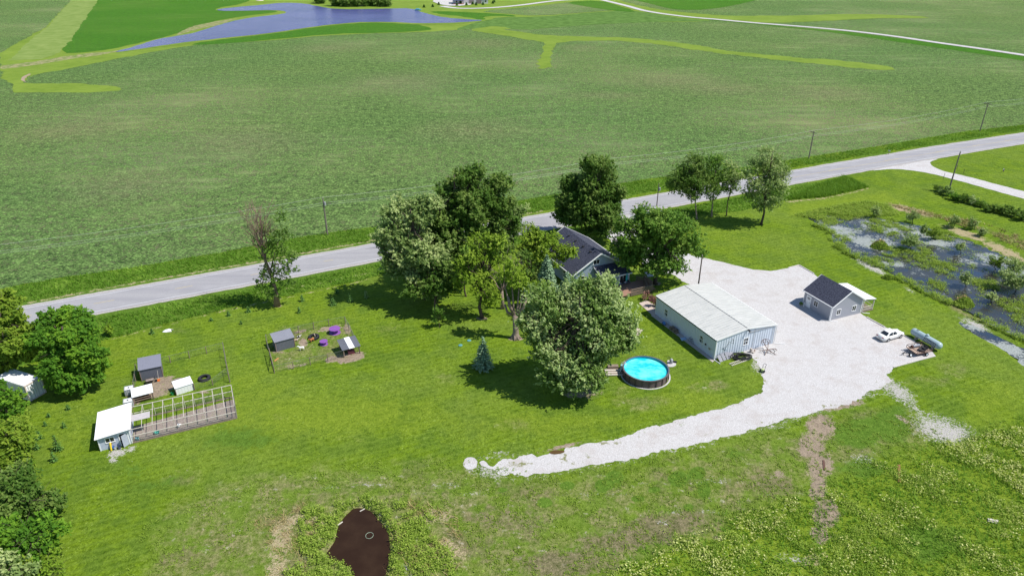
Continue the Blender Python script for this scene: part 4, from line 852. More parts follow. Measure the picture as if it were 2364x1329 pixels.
x2, y2_ = scatter([(1330,1400),(1430,1310),(1530,1262),(1620,1228),(1776,1167),(1850,1148),(1840,1180),(1760,1240),(1700,1300),(1660,1400)], 20); k = patchy(x2, y2_, .6, -.1, 3); x2, y2_ = x2[k], y2_[k]
x3, y3_ = scatter(BR, 9); k = patchy(x3, y3_, .45, .35, 4); x3, y3_ = x3[k], y3_[k]
x, y = np.concatenate([x1, x2, x3]), np.concatenate([y1, y2_, y3_]); P = np.stack([x, y, .28+.3*rng.random(len(x))], -1)
V = leaf_quads(P, rng.normal(size=P.shape)*.3+[0, 0, 1], .14*(.5+rng.random(len(x))), 1.6); stuff("cream_blossom", "cream flower heads scattered among the bottom right weeds", V, 4, L_CREAM, rng.random(len(x)))
# pond margin
PL = [(700,1180),(760,1165),(812,1160),(850,1140),(900,1165),(960,1160),(1000,1190),(1010,1250),(1050,1270),(1040,1400),(900,1420),(640,1420),(640,1330),(700,1300),(690,1220)]
x, y = scatter(PL, 9); sd = sdf(x, y, pondw); k = (sd < -.25) & (patchy(x, y, .8, -.35, 5) | (sd > -1.0)); x, y = x[k], y[k]
V, m, u = leafy(x, y, .6, .2, .12, 22); stuff("pond_plants", "leafy green plants ringing the brown pond", V, 4, L_WEED, np.clip(.6*rng.random(m)+.35*u, 0, 1))
x, y = scatter([(590,1200),(660,1165),(780,1150),(730,1220),(710,1290),(720,1400),(560,1400),(590,1260)], 16); k = patchy(x, y, .9, -.1, 4) & patchy(x, y, .3, -.5, 1); x, y = x[k], y[k]; V, m = blades(x, y, .28, .06, .9); stuff("dry_grass", "flattened straw coloured grass left of the brown pond", V, 3, L_STRAW, rng.random(m))
x, y = scatter([(860,1170),(960,1150),(1060,1200),(1080,1290),(1000,1400),(900,1400)], 9); k = (sdf(x, y, pondw) < -.3) & patchy(x, y, .7, 0, 2); V, m = blades(x[k], y[k], .4, .08, .6); stuff("dry_tufts", "dry grass tufts right of the brown pond", V, 3, L_STRAW, rng.random(m))
# marsh vegetation
edge = [(1863,503),(1890,520),(1911,528),(1926,560),(1952,579),(1996,598),(2040,620),(2072,639),(2116,661),(2163,686),(2211,709),(2258,734),(2305,756),(2364,783),(2480,840)]
strip_px = [(x_-4, y_+7) for x_, y_ in edge] + [(x_+14, y_-2) for x_, y_ in edge[::-1]]
x, y = scatter(strip_px, 9); k = patchy(x, y, .5, -.2, 2.5); x, y = x[k], y[k]; V, m, u = leafy(x, y, .7, .22, .14, 20); stuff("bank_plants", "green waterside plants along the lower marsh bank", V, 4, L_WEED, np.clip(.6*rng.random(m)+.3*u, 0, 1))
isl = ([(1930,540),(1960,545),(1965,560),(1935,560)],[(2085,555),(2140,560),(2150,585),(2120,600),(2060,590)],[(2105,600),(2160,588),(2170,610),(2130,620)],[(2160,600),(2215,610),(2212,628),(2170,632),(2150,615)],[(2245,640),(2300,650),(2310,670),(2270,678),(2240,655)],[(2300,690),(2364,680),(2400,700),(2400,740),(2350,735),(2310,720)],[(2330,725),(2360,735),(2364,750),(2345,745)],[(1990,505),(2060,505),(2100,530),(2060,545),(2010,530)],[(1870,500),(1950,488),(1970,505),(1920,520)],[(2040,560),(2090,575),(2080,595),(2040,590)],[(2130,525),(2200,540),(2200,560),(2140,550)],[(2020,590),(2060,600),(2055,615),(2020,606)],[(2140,640),(2190,655),(2180,672),(2140,655)])
xs, ys = [], []
for P in isl:
    a, b_ = scatter(P, 9); k = patchy(a, b_, .6, -.35, P[0][0]*.1); xs.append(a[k]); ys.append(b_[k])
a, b_ = scatter(MARSH, 1.2); k = patchy(a, b_, .55, .35, 6); xs.append(a[k]); ys.append(b_[k])
x, y = np.concatenate(xs), np.concatenate(ys); V, m, u = leafy(x, y, .55, .3, .15, 24); stuff("marsh_plants", "green plant islands spread through the marsh water", V, 4, L_WEED, np.clip(.6*rng.random(m)+.3*u, 0, .9))
x, y = scatter([(1830,498),(1900,480),(2000,464),(2050,472),(2075,498),(1995,502),(1900,508)], 6); V, m, u = leafy(x, y, .5, .28, .15, 20); stuff("broadleaf_patch", "bright broad leaved plants at the top left of the marsh", V, 4, L_WEED, np.clip(.3+.6*rng.random(m), 0, 1))
x, y = scatter([(2050,470),(2110,495),(2200,515),(2290,545),(2364,580),(2400,600),(2400,560),(2300,525),(2200,500),(2100,480)], 7); k = patchy(x, y, .4, -.2, 7); V, m = blades(x[k], y[k], .5, .12, .8); stuff("dead_reeds", "pale dead reeds on the upper marsh bank", V, 3, L_STRAW, rng.random(m))
# clover and weeds over the dry ground south of the drive, low tufts on the lawn
x, y = scatter([(380,1150),(780,1070),(1060,1060),(1260,1096),(1500,1056),(1700,1010),(1900,950),(2100,940),(2200,1020),(1900,1130),(1600,1230),(1350,1340),(1100,1340),(1000,1200),(850,1150),(700,1170),(600,1220),(500,1340),(250,1340)], 4.5); k = patchy(x, y, .7, -.1, 8) & (sdf(x, y, pondw) < -.6); V, m, u = leafy(x[k], y[k], .12, .13, .11, 9); stuff("ground_weeds", "low green weeds dotting the dry ground below the driveway", V, 4, L_WEED, np.clip(.7*rng.random(m), 0, 1))
x, y = scatter([(60,960),(560,800),(900,720),(1200,880),(1500,900),(1720,930),(1500,1010),(1150,1050),(700,1060),(250,1200)], 4); k = patchy(x, y, .25, .1, 9) & patchy(x, y, 1.6, .1, 3); V, m, u = leafy(x[k], y[k], .05, .14, .09, 5); stuff("lawn_clover", "light green clover tufts dotting the lawn", V, 4, L_LIME, rng.random(m))
# ================================================================== BUILDINGS
def wpt(f, a, c, z, out):          # point on a wall: f = 'y-' etc, a = along, c = plane coord, out = offset outwards
    if f == 'y-': return (a, c - out, z)
    if f == 'y+': return (a, c + out, z)
    if f == 'x-': return (c - out, a, z)
    return (c + out, a, z)
def wbox(mb, f, a0, a1, c, z0, z1, o0, o1):
    p, q = wpt(f, a0, c, z0, o0), wpt(f, a1, c, z1, o1)
    mb.box(min(p[0],q[0]), max(p[0],q[0]), min(p[1],q[1]), max(p[1],q[1]), z0, z1)
def window(par, f, a, c, z, w, h, mull='v', fr=.09, label=None, open_=False):
    m = MB(); wbox(m, f, a-w/2-fr, a+w/2+fr, c, z+h/2, z+h/2+fr, -.02, .05); wbox(m, f, a-w/2-fr, a+w/2+fr, c, z-h/2-fr, z-h/2, -.02, .07)
    wbox(m, f, a-w/2-fr, a-w/2, c, z-h/2, z+h/2, -.02, .048); wbox(m, f, a+w/2, a+w/2+fr, c, z-h/2, z+h/2, -.02, .048)
    if mull == 'v': wbox(m, f, a-.03, a+.03, c, z-h/2, z+h/2, .012, .04)
    if mull == 'h': wbox(m, f, a-w/2, a+w/2, c, z-.035, z+.035, .012, .04)
    o = m.build("window", TRIM, par)
    p = MB(); wbox(p, f, a-w/2, a+w/2, c, z-h/2, z+h/2, -.01, .012); p.build("pane", GLASS, o)
    if label: o['label'] = label
    return o
def ribs(m, f, a0, a1, c, z0, ztop, step_, w=.09, d=.045):
    k = int((a1-a0)/step_)
    for i in range(k+1):
        a = a0 + (a1-a0)*i/k; zt = ztop(a) if callable(ztop) else ztop
        if zt - z0 > .1: wbox(m, f, a-w/2, a+w/2, c, z0, zt, -.005, d)
def gable(par, W_, D, eave, ridge, wallm, roofm, oh=.3, ohf=.3, ribstep=None, roofrib=None, th=.12, trim=TRIM, x0=0, y0=0, fascia=.16):
    """gable facing -y; local x 0..W, y 0..D"""
    m = MB().prism([(x0,0),(x0+W_,0),(x0+W_,eave),(x0+W_/2,ridge),(x0,eave)], y0, y0+D)
    zt = lambda a: eave + (ridge-eave)*(1-abs(a-x0-W_/2)/(W_/2)) - .03
    if ribstep:
        ribs(m, 'y-', x0+.05, x0+W_-.05, y0, .05, zt, ribstep); ribs(m, 'x-', y0+.05, y0+D-.05, x0, .05, eave-.05, ribstep)
        ribs(m, 'x+', y0+.05, y0+D-.05, x0+W_, .05, eave-.05, ribstep); ribs(m, 'y+', x0+.05, x0+W_-.05, y0+D, .05, zt, ribstep)
    wl_ = m.build("wall", wallm, par)
    s = (ridge-eave)/(W_/2); ze = eave - s*oh + .02; zr = ridge + .02; xm = x0+W_/2; ya, yb = y0-ohf, y0+D+ohf; tz = th
    r = MB()
    r.slab([(x0-oh,ya,ze+tz),(xm,ya,zr+tz),(xm,yb,zr+tz),(x0-oh,yb,ze+tz)], th); r.slab([(xm,ya,zr+tz+.002),(x0+W_+oh,ya,ze+tz),(x0+W_+oh,yb,ze+tz),(xm,yb,zr+tz+.002)], th)
    if roofrib:
        k = int((yb-ya)/roofrib)
        for i in range(k+1):
            y = ya + .02 + (yb-ya-.04)*i/k
            r.bar((x0-oh,y,ze+tz+.02),(xm,y,zr+tz+.02),.10,.07); r.bar((xm,y,zr+tz+.02),(x0+W_+oh,y,ze+tz+.02),.10,.07)
        r.bar((xm,ya,zr+tz+.06),(xm,yb,zr+tz+.06),.22,.03)
    roof = r.build("roof", roofm, par)
    t = MB()
    for yy in (ya-.03, yb+.03):
        t.bar((x0-oh-.01,yy,ze+tz-.07),(xm,yy,zr+tz-.07),.05,fascia+.05); t.bar((xm,yy,zr+tz-.07),(x0+W_+oh+.01,yy,ze+tz-.07),.05,fascia+.05)
    t.box(x0-oh-.10,x0-oh-.005,ya,yb,ze-.02,ze+tz); t.box(x0+W_+oh+.005,x0+W_+oh+.10,ya,yb,ze-.02,ze+tz)
    t.build("gutter", trim, par)
    for cx, cy in ((x0,y0),(x0+W_,y0),(x0,y0+D),(x0+W_,y0+D)): MB().box(cx-.06,cx+.06,cy-.06,cy+.06,0,eave-.1).build("corner_trim", trim, par)
    return roof
def downspout(par, x, y, zt, out, mat=TRIM):
    MB().tube([(x,y,zt),(x,y,.25),(x+out[0]*.2,y+out[1]*.2,.1),(x+out[0],y+out[1],.06)], .055, 6).build("downspout", mat, par)
BLUEMETAL = pmat("pale_blue_metal_siding", (.60, .65, .72), .45, .05, 1.5, .2)
GREYSIDE = NM("grey_lap_siding"); _w = GREYSIDE.N("ShaderNodeTexWave", {"Vector": GREYSIDE.N("ShaderNodeTexCoord").outputs["Object"], "Scale": 1.3}, bands_direction='Z', wave_profile='SAW').outputs["Fac"]
GREYSIDE = GREYSIDE.fin(GREYSIDE.mix(GREYSIDE.step(_w, .88, 1), (.345,.35,.385), (.24,.245,.275)), .6, .3, 0, GREYSIDE.bump(_w, .02))
BLUESIDE = NM("blue_lap_siding"); _w = BLUESIDE.N("ShaderNodeTexWave", {"Vector": BLUESIDE.N("ShaderNodeTexCoord").outputs["Object"], "Scale": 1.3}, bands_direction='Z', wave_profile='SAW').outputs["Fac"]
BLUESIDE = BLUESIDE.fin(BLUESIDE.mix(BLUESIDE.step(_w, .88, 1), (.30,.36,.43), (.20,.245,.30)), .6, .3, 0, BLUESIDE.bump(_w, .02))
ROOFM = NM("white_ribbed_roofing"); _o = ROOFM.N("ShaderNodeTexCoord").outputs["Object"]; _n = ROOFM.noise(.5, 5, .6, ROOFM.mapv((1, 5, 1), vec=_o))
ROOFM = ROOFM.fin(ROOFM.mix(ROOFM.step(_n, .4, .7), (.50, .50, .47), ROOFM.mix(ROOFM.step(ROOFM.N('ShaderNodeTexWave', {'Vector': _o, 'Scale': .55, 'Distortion': .0}, bands_direction='Y').outputs['Fac'], .4, .7), (.50, .50, .47), (.33, .34, .325))), .55, .2)

# ---- metal shed
B = at(1648.5, 829.6); A1 = R(24.2)
sh = thing("metal_shed", "long pale blue metal shed with white ribbed low pitched roof", "shed", B, A1)
gable(sh, 11.6, 15.9, 3.5, 4.2, BLUEMETAL, ROOFM, .12, .12, .46, .571, .08, WHITEMETAL)
window(sh, 'x-', 12.9, 0, 1.75, .85, 1.15, 'h'); window(sh, 'x-', 3.5, 0, 1.75, .85, 1.15, 'h'); window(sh, 'y-', 5.9, 0, 1.85, .9, 1.15, 'h')
m = MB(); m.bar((7.35,-.05,.1),(7.35,-.05,4.05),.05,.05); m.bar((11.2,-.05,.1),(11.2,-.05,3.4),.05,.05); m.box(6.2,11.5,-.13,-.05,3.36,3.46); m.build("sliding_door_trim", GALV, sh)
MB().box(5.7,5.95,-.55,-.02,3.95,4.1).tube([(5.8,-.5,4.0),(5.8,-.62,3.85)], .08, 8).build("wall_light", DARK, sh)
MB().tube([(3.1,-.06,3.05),(2.95,-.5,2.4),(2.0,-.5,3.0),(1.2,-.45,1.25)], .035, 6).tube([(1.3,-.45,1.5),(1.1,-.45,1.9),(1.35,-.45,2.2)], .03, 6).build("wall_bracket", STEEL, sh)
downspout(sh, -.14, -.12, 3.4, (.15,-1.3), WHITEMETAL); downspout(sh, 11.78, -.12, 3.4, (1.5,-.9), WHITEMETAL)
MB().box(-.24,-.13,-.1,16.0,3.36,3.5).build("eave_shade_strip", STEEL, sh)  # solid dark bar whose colour stands in for the shade under the eave
MB().lathe([(.0,-.05),(.16,-.05),(.16,.05),(.0,.05)], (-.08,2.3,1.5), 12, 'x').build("hose_reel", DARK, sh)
MB().box(-.09,-.03,1.15,1.55,1.1,1.4).tube([(-.07,1.5,1.3),(-.07,.6,1.45)],.02,6).build("wall_box", pmat("meter_box", (.35,.33,.25), .6), sh)
def local(o, x, y, z=0): return Matrix.Translation(o.location) @ Matrix.Rotation(o.rotation_euler.z, 4, 'Z') @ Vector((x, y, z))

# ---- grey garage
gB = at(1915.8, 739.9); gr = thing("garage", "small grey garage with dark shingle gable roof, white door and side porch", "garage", gB, R(22.8))
gable(gr, 6.75, 6.4, 2.85, 5.0, GREYSIDE, SHINGLE, .32, .3, None, None, .1)
window(gr, 'y-', 1.55, 0, 1.35, .8, .95); window(gr, 'y-', 5.05, 0, 1.35, .8, .95); window(gr, 'x-', 3.6, 0, 1.5, .85, .95)
m = MB(); wbox(m, 'x-', 4.75, 5.85, 0, 0, 2.2, -.02, .045); d = m.build("door_frame", TRIM, gr)
m = MB(); wbox(m, 'x-', 4.85, 5.75, 0, .03, 2.1, .04, .07); d = m.build("door", WHITE, gr)
m = MB()
for i in range(3):
    for j in range(2): wbox(m, 'x-', 5.0+i*.21, 5.17+i*.21, 0, 1.55+j*.2, 1.71+j*.2, .068, .078)
m.build("door_pane", GLASS, d); MB().lathe([(0,-.05),(.04,-.04),(.04,.03),(0,.04)], (-.11,4.93,1.0), 8, 'x').build("handle", STEEL, d)
downspout(gr, -.36, -.1, 2.55, (1.3,-.7)); downspout(gr, 7.0, -.12, 2.55, (1.2,-.7))
po = MB().slab([(7.02,-.1,2.72),(9.9,-.1,2.25),(9.9,6.5,2.25),(7.02,6.5,2.72)], .05)
for i in range(17): po.bar((7.02,.0+i*.4,2.735),(9.9,.0+i*.4,2.265),.05,.04)
po.build("porch_roof", WHITEMETAL, gr)
m = MB()
for y in (.1, 3.2, 6.3): m.box(9.6,9.74,y-.07,y+.07,0,2.2)
m.bar((9.67,.1,2.12),(9.67,6.3,2.12),.12,.16); m.bar((6.8,.1,2.2),(9.67,.1,2.12),.1,.14); m.build("porch_post", PALEWOOD, gr)
m = MB()
for z in (.45, .95): m.bar((6.8,.1,z),(9.6,.1,z),.06,.1); m.bar((9.67,.2,z),(9.67,6.3,z),.06,.1)
for i in range(14): m.bar((6.9+i*.2,.1,.2),(6.9+i*.2,.1,.95),.03)
m.build("porch_rail", PALEWOOD, gr)
MB().box(6.8,9.85,0.0,6.5,-.02,.18).build("porch_floor", WOOD, gr)
tag(MB().box(0,.9,0,.6,0,.55).box(.05,.85,.05,.55,.55,.75).build("red_bench", pmat("red_fabric",(.30,.03,.04),.8), loc=local(gr,7.8,2.2,.18), rz=R(23), bevel=.03), "dark red cushion box on the side porch of the garage", "box")
pt = thing("potted_plant", "green potted plant beside the garage door", "potted plant", local(gr,-.75,6.1))
MB().lathe([(.16,0),(.24,.4),(.2,.4),(.18,.3)], n=12).build("pot", CONC, pt); P = dome((0,0,.35),(.35,.35),.5,150); np_mesh("leaves", leaf_quads(P, rng.normal(size=(150,3)), np.full(150,.13)), 4, L_BUSH, {'shade': rng.random(150)}, pt)
tag(MB().lathe([(.08,0),(.08,.85),(.0,.88)], n=10).build("vent_pipe", WHITE, loc=local(gr,-.5,5.65)), "short white pipe standing at the garage door", "pipe")

# ---- blue house
hl, hr_ = at(1322,638,3.1), at(1447,612,3.1); hw = (Vector((hr_.x,hr_.y))-Vector((hl.x,hl.y))).length; ha = math.atan2(hr_.y-hl.y, hr_.x-hl.x)
ho = thing("house", "blue sided house with dark shingle gable roof and a small rear porch roof", "house", (hl.x, hl.y, 0), ha)
HW = hw - 1.1; gable(ho, HW, 13.0, 3.35, 6.45, BLUESIDE, SHINGLE, .55, .6, None, None, .14, x0=.55, y0=.6, fascia=.2)
xm = .55 + HW/2
window(ho, 'y-', xm-.55, .6, 4.75, 1.25, .85)
window(ho, 'x-', 4.0, .55, 1.7, .9, 1.3, 'h'); window(ho, 'x-', 8.0, .55, 1.7, .9, 1.3, 'h'); window(ho, 'x+', 4.0, .55+HW, 1.7, .9, 1.3, 'h'); window(ho, 'x+', 8.5, .55+HW, 1.7, .9, 1.3, 'h')
window(ho, 'y-', 2.3, .6, 1.75, 1.0, 1.3, 'h')
for s in (-1, 1):
    MB().bar((xm+s*3.0,.55,4.4),(xm+s*3.0,-.05,4.75),.09).bar((xm+s*3.0,.02,4.75),(xm+s*3.0,.55,4.75),.09).build("roof_bracket", TRIM, ho)
s_ = (6.45-3.35)/(HW/2)
for i, yv in enumerate((2.3, 5.0, 7.9, 10.7)):
    zz_ = 6.45 - s_*.9 + .17
    MB().cbox((xm-.9,yv,zz_+.08),(.34,.32,.16)).cbox((xm-.9,yv,zz_+.18),(.42,.38,.04)).build("roof_vent", DARK, ho)
# rear room with its own shed roof
wx0, wx1 = 5.0, 10.9
MB().box(wx0,wx1,-2.0,.58,0,2.72).build("rear_room", BLUESIDE, ho)
MB().slab([(wx0-.3,-2.5,2.75),(wx1+.3,-2.5,2.75),(wx1+.3,.56,3.9),(wx0-.3,.56,3.9)], .12).build("rear_roof", SHINGLE, ho)
MB().box(wx0-.35,wx1+.35,-2.58,-2.5,2.6,2.76).bar((wx0-.33,-2.5,2.66),(wx0-.33,.5,3.8),.05,.16).bar((wx1+.33,-2.5,2.66),(wx1+.33,.5,3.8),.05,.16).build("rear_gutter", TRIM, ho)
window(ho, 'y-', 9.6, -2.0, 1.55, 1.3, 1.35, 'v', .12); window(ho, 'y-', 6.2, -2.0, 1.3, .8, 1.9, 'h', .1); window(ho, 'x-', -.7, wx0, 1.5, 1.2, 1.2)
MB().box(wx0-.05,wx0+.07,-2.06,-1.94,0,2.7).box(wx1-.07,wx1+.05,-2.06,-1.94,0,2.7).build("corner_board", TRIM, ho)
# deck
dk = thing("wooden_deck", "weathered wooden deck with picket railing behind the blue house", "deck", (hl.x, hl.y, 0), ha)
MB().box(6.9,14.1,-6.2,-2.05,.35,.5).build("deck_floor", pmat("red_deck_boards",(.33,.19,.13),.85,.2,8), dk)
m = MB()
def pickets(a, b, z0=.1, z1=1.45, st=.14):
    a = Vector(a); b = Vector(b); n = int((b-a).length/st)
    for i in range(n+1):
        p = a.lerp(b, i/n); m.bar((p.x,p.y,z0),(p.x,p.y,z1),.03,.09)
    m.bar((a.x,a.y,z1),(b.x,b.y,z1),.12,.05); m.bar((a.x,a.y,.3),(b.x,b.y,.3),.06,.09)
pickets((8.7,-6.25,0),(13.4,-6.25,0)); pickets((14.15,-2.2,0),(14.15,-5.0,0)); pickets((6.85,-6.2,0),(6.85,-3.5,0)); m.build("deck_railing", WOOD, dk)
fe = thing("picket_fence", "weathered picket fence running from the deck toward the big shed", "fence", (0,0,0)); m = MB()
pts = [at(1468,652), at(1485,655), at(1495,676)]
for a, b in zip(pts, pts[1:]): pickets(a, b, 0, 1.3)
m.build("pickets", WOOD, fe)
up = at(1445.5, 657, .5); um = thing("patio_umbrella", "closed teal patio umbrella standing on the deck", "umbrella", up)
MB().tube([(0,0,0),(0,0,2.5)], .03, 6).build("pole", STEEL, um); MB().lathe([(.04,.75),(.15,.85),(.19,1.2),(.15,1.9),(.05,2.45),(0,2.5)], n=9).build("canopy", pmat("teal_cloth",(.03,.40,.42),.8), um)
for i, (px, py) in enumerate(((1438,657),(1452,655))):
    ch = thing("patio_chair", ("dark patio chair left of the closed umbrella","dark patio chair right of the closed umbrella")[i], "chair", at(px,py,.5), R(40+90*i), "patio chairs on the deck")
    MB().box(-.25,.25,-.25,.25,.4,.45).build("seat", STEEL, ch); MB().box(-.25,.25,.22,.27,.45,.95).build("backrest", STEEL, ch)
    for x in (-.22,.22):
        for y in (-.22,.22): MB().bar((x,y,0),(x,y,.4),.03).build("leg", STEEL, ch)

# ---- coop and run
co_ = Vector((-49.4, 73.25, 0)); ca = R(24.0)
cp = thing("chicken_coop", "pale blue coop with a white metal roof, small window and open door", "coop", co_, ca)
CW, CD = 3.65, 5.7
MB().prism([(-CW,0),(0,0),(0,2.35),(-CW,2.0)], 0, CD).build("wall", pmat("pale_blue_panel",(.46,.50,.60),.6,.05,3), cp)
r = MB().slab([(-CW-.3,-.35,2.07),(.25,-.35,2.48),(.25,CD+.3,2.48),(-CW-.3,CD+.3,2.07)], .07)
r.build("roof", WHITE, cp)
window(cp, 'y-', -2.35, 0, 1.35, .95, .65)
m = MB(); wbox(m,'y-',-1.35,-1.22,0,0,1.85,-.01,.05); wbox(m,'y-',-.32,-.2,0,0,1.85,-.01,.05); wbox(m,'y-',-1.35,-.2,0,1.85,1.97,-.01,.05); m.build("door_frame", TRIM, cp)
m = MB(); wbox(m,'y-',-1.22,-.32,0,.05,1.85,-.005,.01); m.build("doorway", pmat("interior_shade_paint",(.02,.02,.025),.9), cp)  # flat near-black panel on the closed wall, painting the unlit inside
MB().slab([(-.34,-.03,.05),(-.34,-.03,1.83),(-.95,-.55,1.83),(-.95,-.55,.05)], .04).build("door", pmat("door_panel",(.40,.43,.50),.6), cp)
m = MB()
for x in (-CW, 0): m.box(x-.06,x+.06,-.06,.06,0,1.95)
m.build("corner_trim", TRIM, cp)
rn = thing("chicken_run", "long open lumber frame run with wire sides and a dirt floor", "pen", co_, ca)
RW, RD, RH = 12.9, 5.3, 2.15
m = MB(); m.bar((0,0,.06),(RW,0,.06),.14,.2); m.bar((0,RD,.06),(RW,RD,.06),.14,.2); m.bar((RW,0,.06),(RW,RD,.06),.14,.2); m.build("sill", WOOD, rn)
m = MB()
for z in (RH, 1.1):
    m.bar((0,0,z),(RW,0,z),.06,.08); m.bar((0,RD,z),(RW,RD,z),.06,.08); m.bar((RW,0,z),(RW,RD,z),.06,.08)
m.build("rail", PALEWOOD, rn)
for i in range(11):
    x = .25 + (RW-.25)*i/10
    MB().bar((x,0,RH+.06),(x,RD,RH+.06),.05,.08).build("rafter", PALEWOOD, rn)
for i in range(11):
    x = .25 + (RW-.25)*i/10
    for y in (0, RD): MB().bar((x,y+(.05 if y==0 else -.05),0),(x,y+(.05 if y==0 else -.05),RH),.05,.05).build("post", PALEWOOD if i != 0 else WOOD, rn)
m = MB()
for y in (-.03, RD+.03):
    for i in range(0, 87): m.bar((i*.15,y,.1),(i*.15,y,1.1),.012)
    for z in (.25,.4,.55,.7,.85,1.0): m.bar((0,y,z),(RW,y,z),.012)
for i in range(36): m.bar((RW+.04,i*.15,.1),(RW+.04,i*.15,RH),.012)
for z in (.3,.6,.9,1.2,1.5,1.8): m.bar((RW+.04,0,z),(RW+.04,RD,z),.012)
m.build("wire_netting", WIRE, rn)
MB().slab([(.05,1.6,RH+.14),(2.5,1.6,RH+.14),(2.5,3.1,RH+.14),(.05,3.1,RH+.14)], .02).build("shade_panel", pmat("clear_corrugated_panel",(.52,.48,.47),.5,.2,20), rn)
sheet("run_floor", [local(rn,*p) for p in ((.05,.05),(RW,.05),(RW,RD-.5),(.05,RD-1.6))], .03, DIRT, 0, sm=0, label="brown dirt floor inside the chicken run", cat="dirt floor")
def bucket(label, loc, col, r=.17, h=.36, name="bucket"):
    t = thing(name, label, "bucket", loc); MB().lathe([(r*.8,0),(r,h),(r*.93,h),(r*.74,.03),(0,.03)], n=14).build("tub", pmat(name+"_plastic", col, .5), t)
    MB().tube([(r*math.cos(a),.0,h+r*.7*math.sin(a)) for a in np.linspace(0,math.pi,8)], .008, 4).build("handle", STEEL, t); return t
bucket("teal round feeder standing in the chicken run", local(rn,2.9,.9,.03), (.08,.45,.38), .35, .3, "feeder")
bucket("pale teal waterer just inside the run by the coop", local(rn,.6,.5,.03), (.25,.55,.58), .22, .35, "waterer")
tag(MB().lathe([(0,.55),(.13,.5),(.2,.3),(.14,0),(0,0)], n=9).cbox((.2,.05,.42),(.35,.14,.1),.4,.4).build("white_sack", WHITE, loc=local(rn,5.6,1.15,.03), smooth=True), "crumpled white sack lying in the chicken run", "sack")
bucket("green bucket beside the white shelter in the left pen", at(398.5,911), (.03,.30,.10), .22, .4)
bucket("dark pail standing by the open coop door", at(276,1035.5), (.06,.08,.14), .2, .45)
bucket("blue tub leaning by the coop wall under the window", at(262,1035), (.05,.20,.60), .2, .4)
sl = thing("toy_slide", "small yellow plastic slide leaning by the coop wall", "slide", at(257,1041), R(110))
MB().tube([(0,0,.03),(.25,0,.2),(.5,0,.75),(.6,0,.95)], [.07,.12,.13,.1], 8).build("chute", pmat("yellow_plastic",(.65,.50,.02),.5), sl, smooth=True)
MB().bar((.6,-.12,.9),(.75,-.12,0),.05).bar((.6,.12,.9),(.75,.12,0),.05).build("ladder", pmat("orange_plastic",(.6,.14,.03),.5), sl)
bucket("pale grey pail beside the yellow slide at the coop", at(267,1037), (.5,.5,.48), .15, .3)

# ---- pens
def fence_line(t, P, h, mat, z2=None, wires=6, post=.065, skip=(), mesh=True):
    mb = MB()
    for i, (px, py) in enumerate(P):
        b = at(px, py); hh = h
        if i not in skip: MB().tube([(b.x,b.y,-.1),(b.x,b.y,hh)], post, 7).build("post", mat, t)
    for (p, q) in zip(P, P[1:]):
        a, b = at(*p), at(*q); n = max(2, int((b-a).length/.3))
        mb.bar((a.x,a.y,h*.97),(b.x,b.y,h*.97),.03)
        for k in range(1, wires): mb.bar((a.x,a.y,h*k/wires),(b.x,b.y,h*k/wires),.009)
        for k in range(1, n): c = a.lerp(b, k/n); mb.bar((c.x,c.y,0),(c.x,c.y,h*.97),.008)
    mb.build("wire_mesh", WIRE, t)
pen = thing("wire_fence", "wire fence with wooden posts round the right goat pen", "fence")
fence_line(pen, [(634,861),(677.5,851.4),(716.8,842),(757.7,834.5),(794.7,825)], 1.35, WOOD)
fence_line(pen, [(832,816),(814,778),(806,762),(797.4,746.5)], 1.35, WOOD, skip=(0,))
fence_line(pen, [(797.4,746),(760,753),(725,760.5),(690,768.5),(650,779),(616,789)], 1.35, WOOD, skip=(0,))
fence_line(pen, [(616,789),(618.6,804),(624,823),(629,842),(634,861)], 1.5, WOOD, post=.09, skip=(0,4))
gt = MB(); a, b = at(625,825), at(633.5,858); gt.bar((a.x,a.y,1.45),(b.x,b.y,1.45),.07); gt.bar((a.x,a.y,.2),(b.x,b.y,.2),.07); gt.bar((a.x,a.y,.2),(b.x,b.y,1.45),.06); gt.build("gate", WOOD, pen)
pen2 = thing("wire_fence", "wire fence with wooden posts round the left goat pen", "fence")
fence_line(pen2, [(316,857),(350,848),(394,837),(438,826.5),(477.6,816),(517,806.5)], 1.3, WOOD)
fence_line(pen2, [(517,806.5),(520.5,826),(524,847),(527,862),(531,882)], 1.5, WOOD, post=.08, skip=(0,))
fence_line(pen2, [(316,857),(314,880),(311,898)], 1.3, WOOD, skip=(0,))
fence_line(pen2, [(527,862),(491.7,889),(450,901)][:2] + [(450,900)], 1.1, WOOD, skip=(0,))
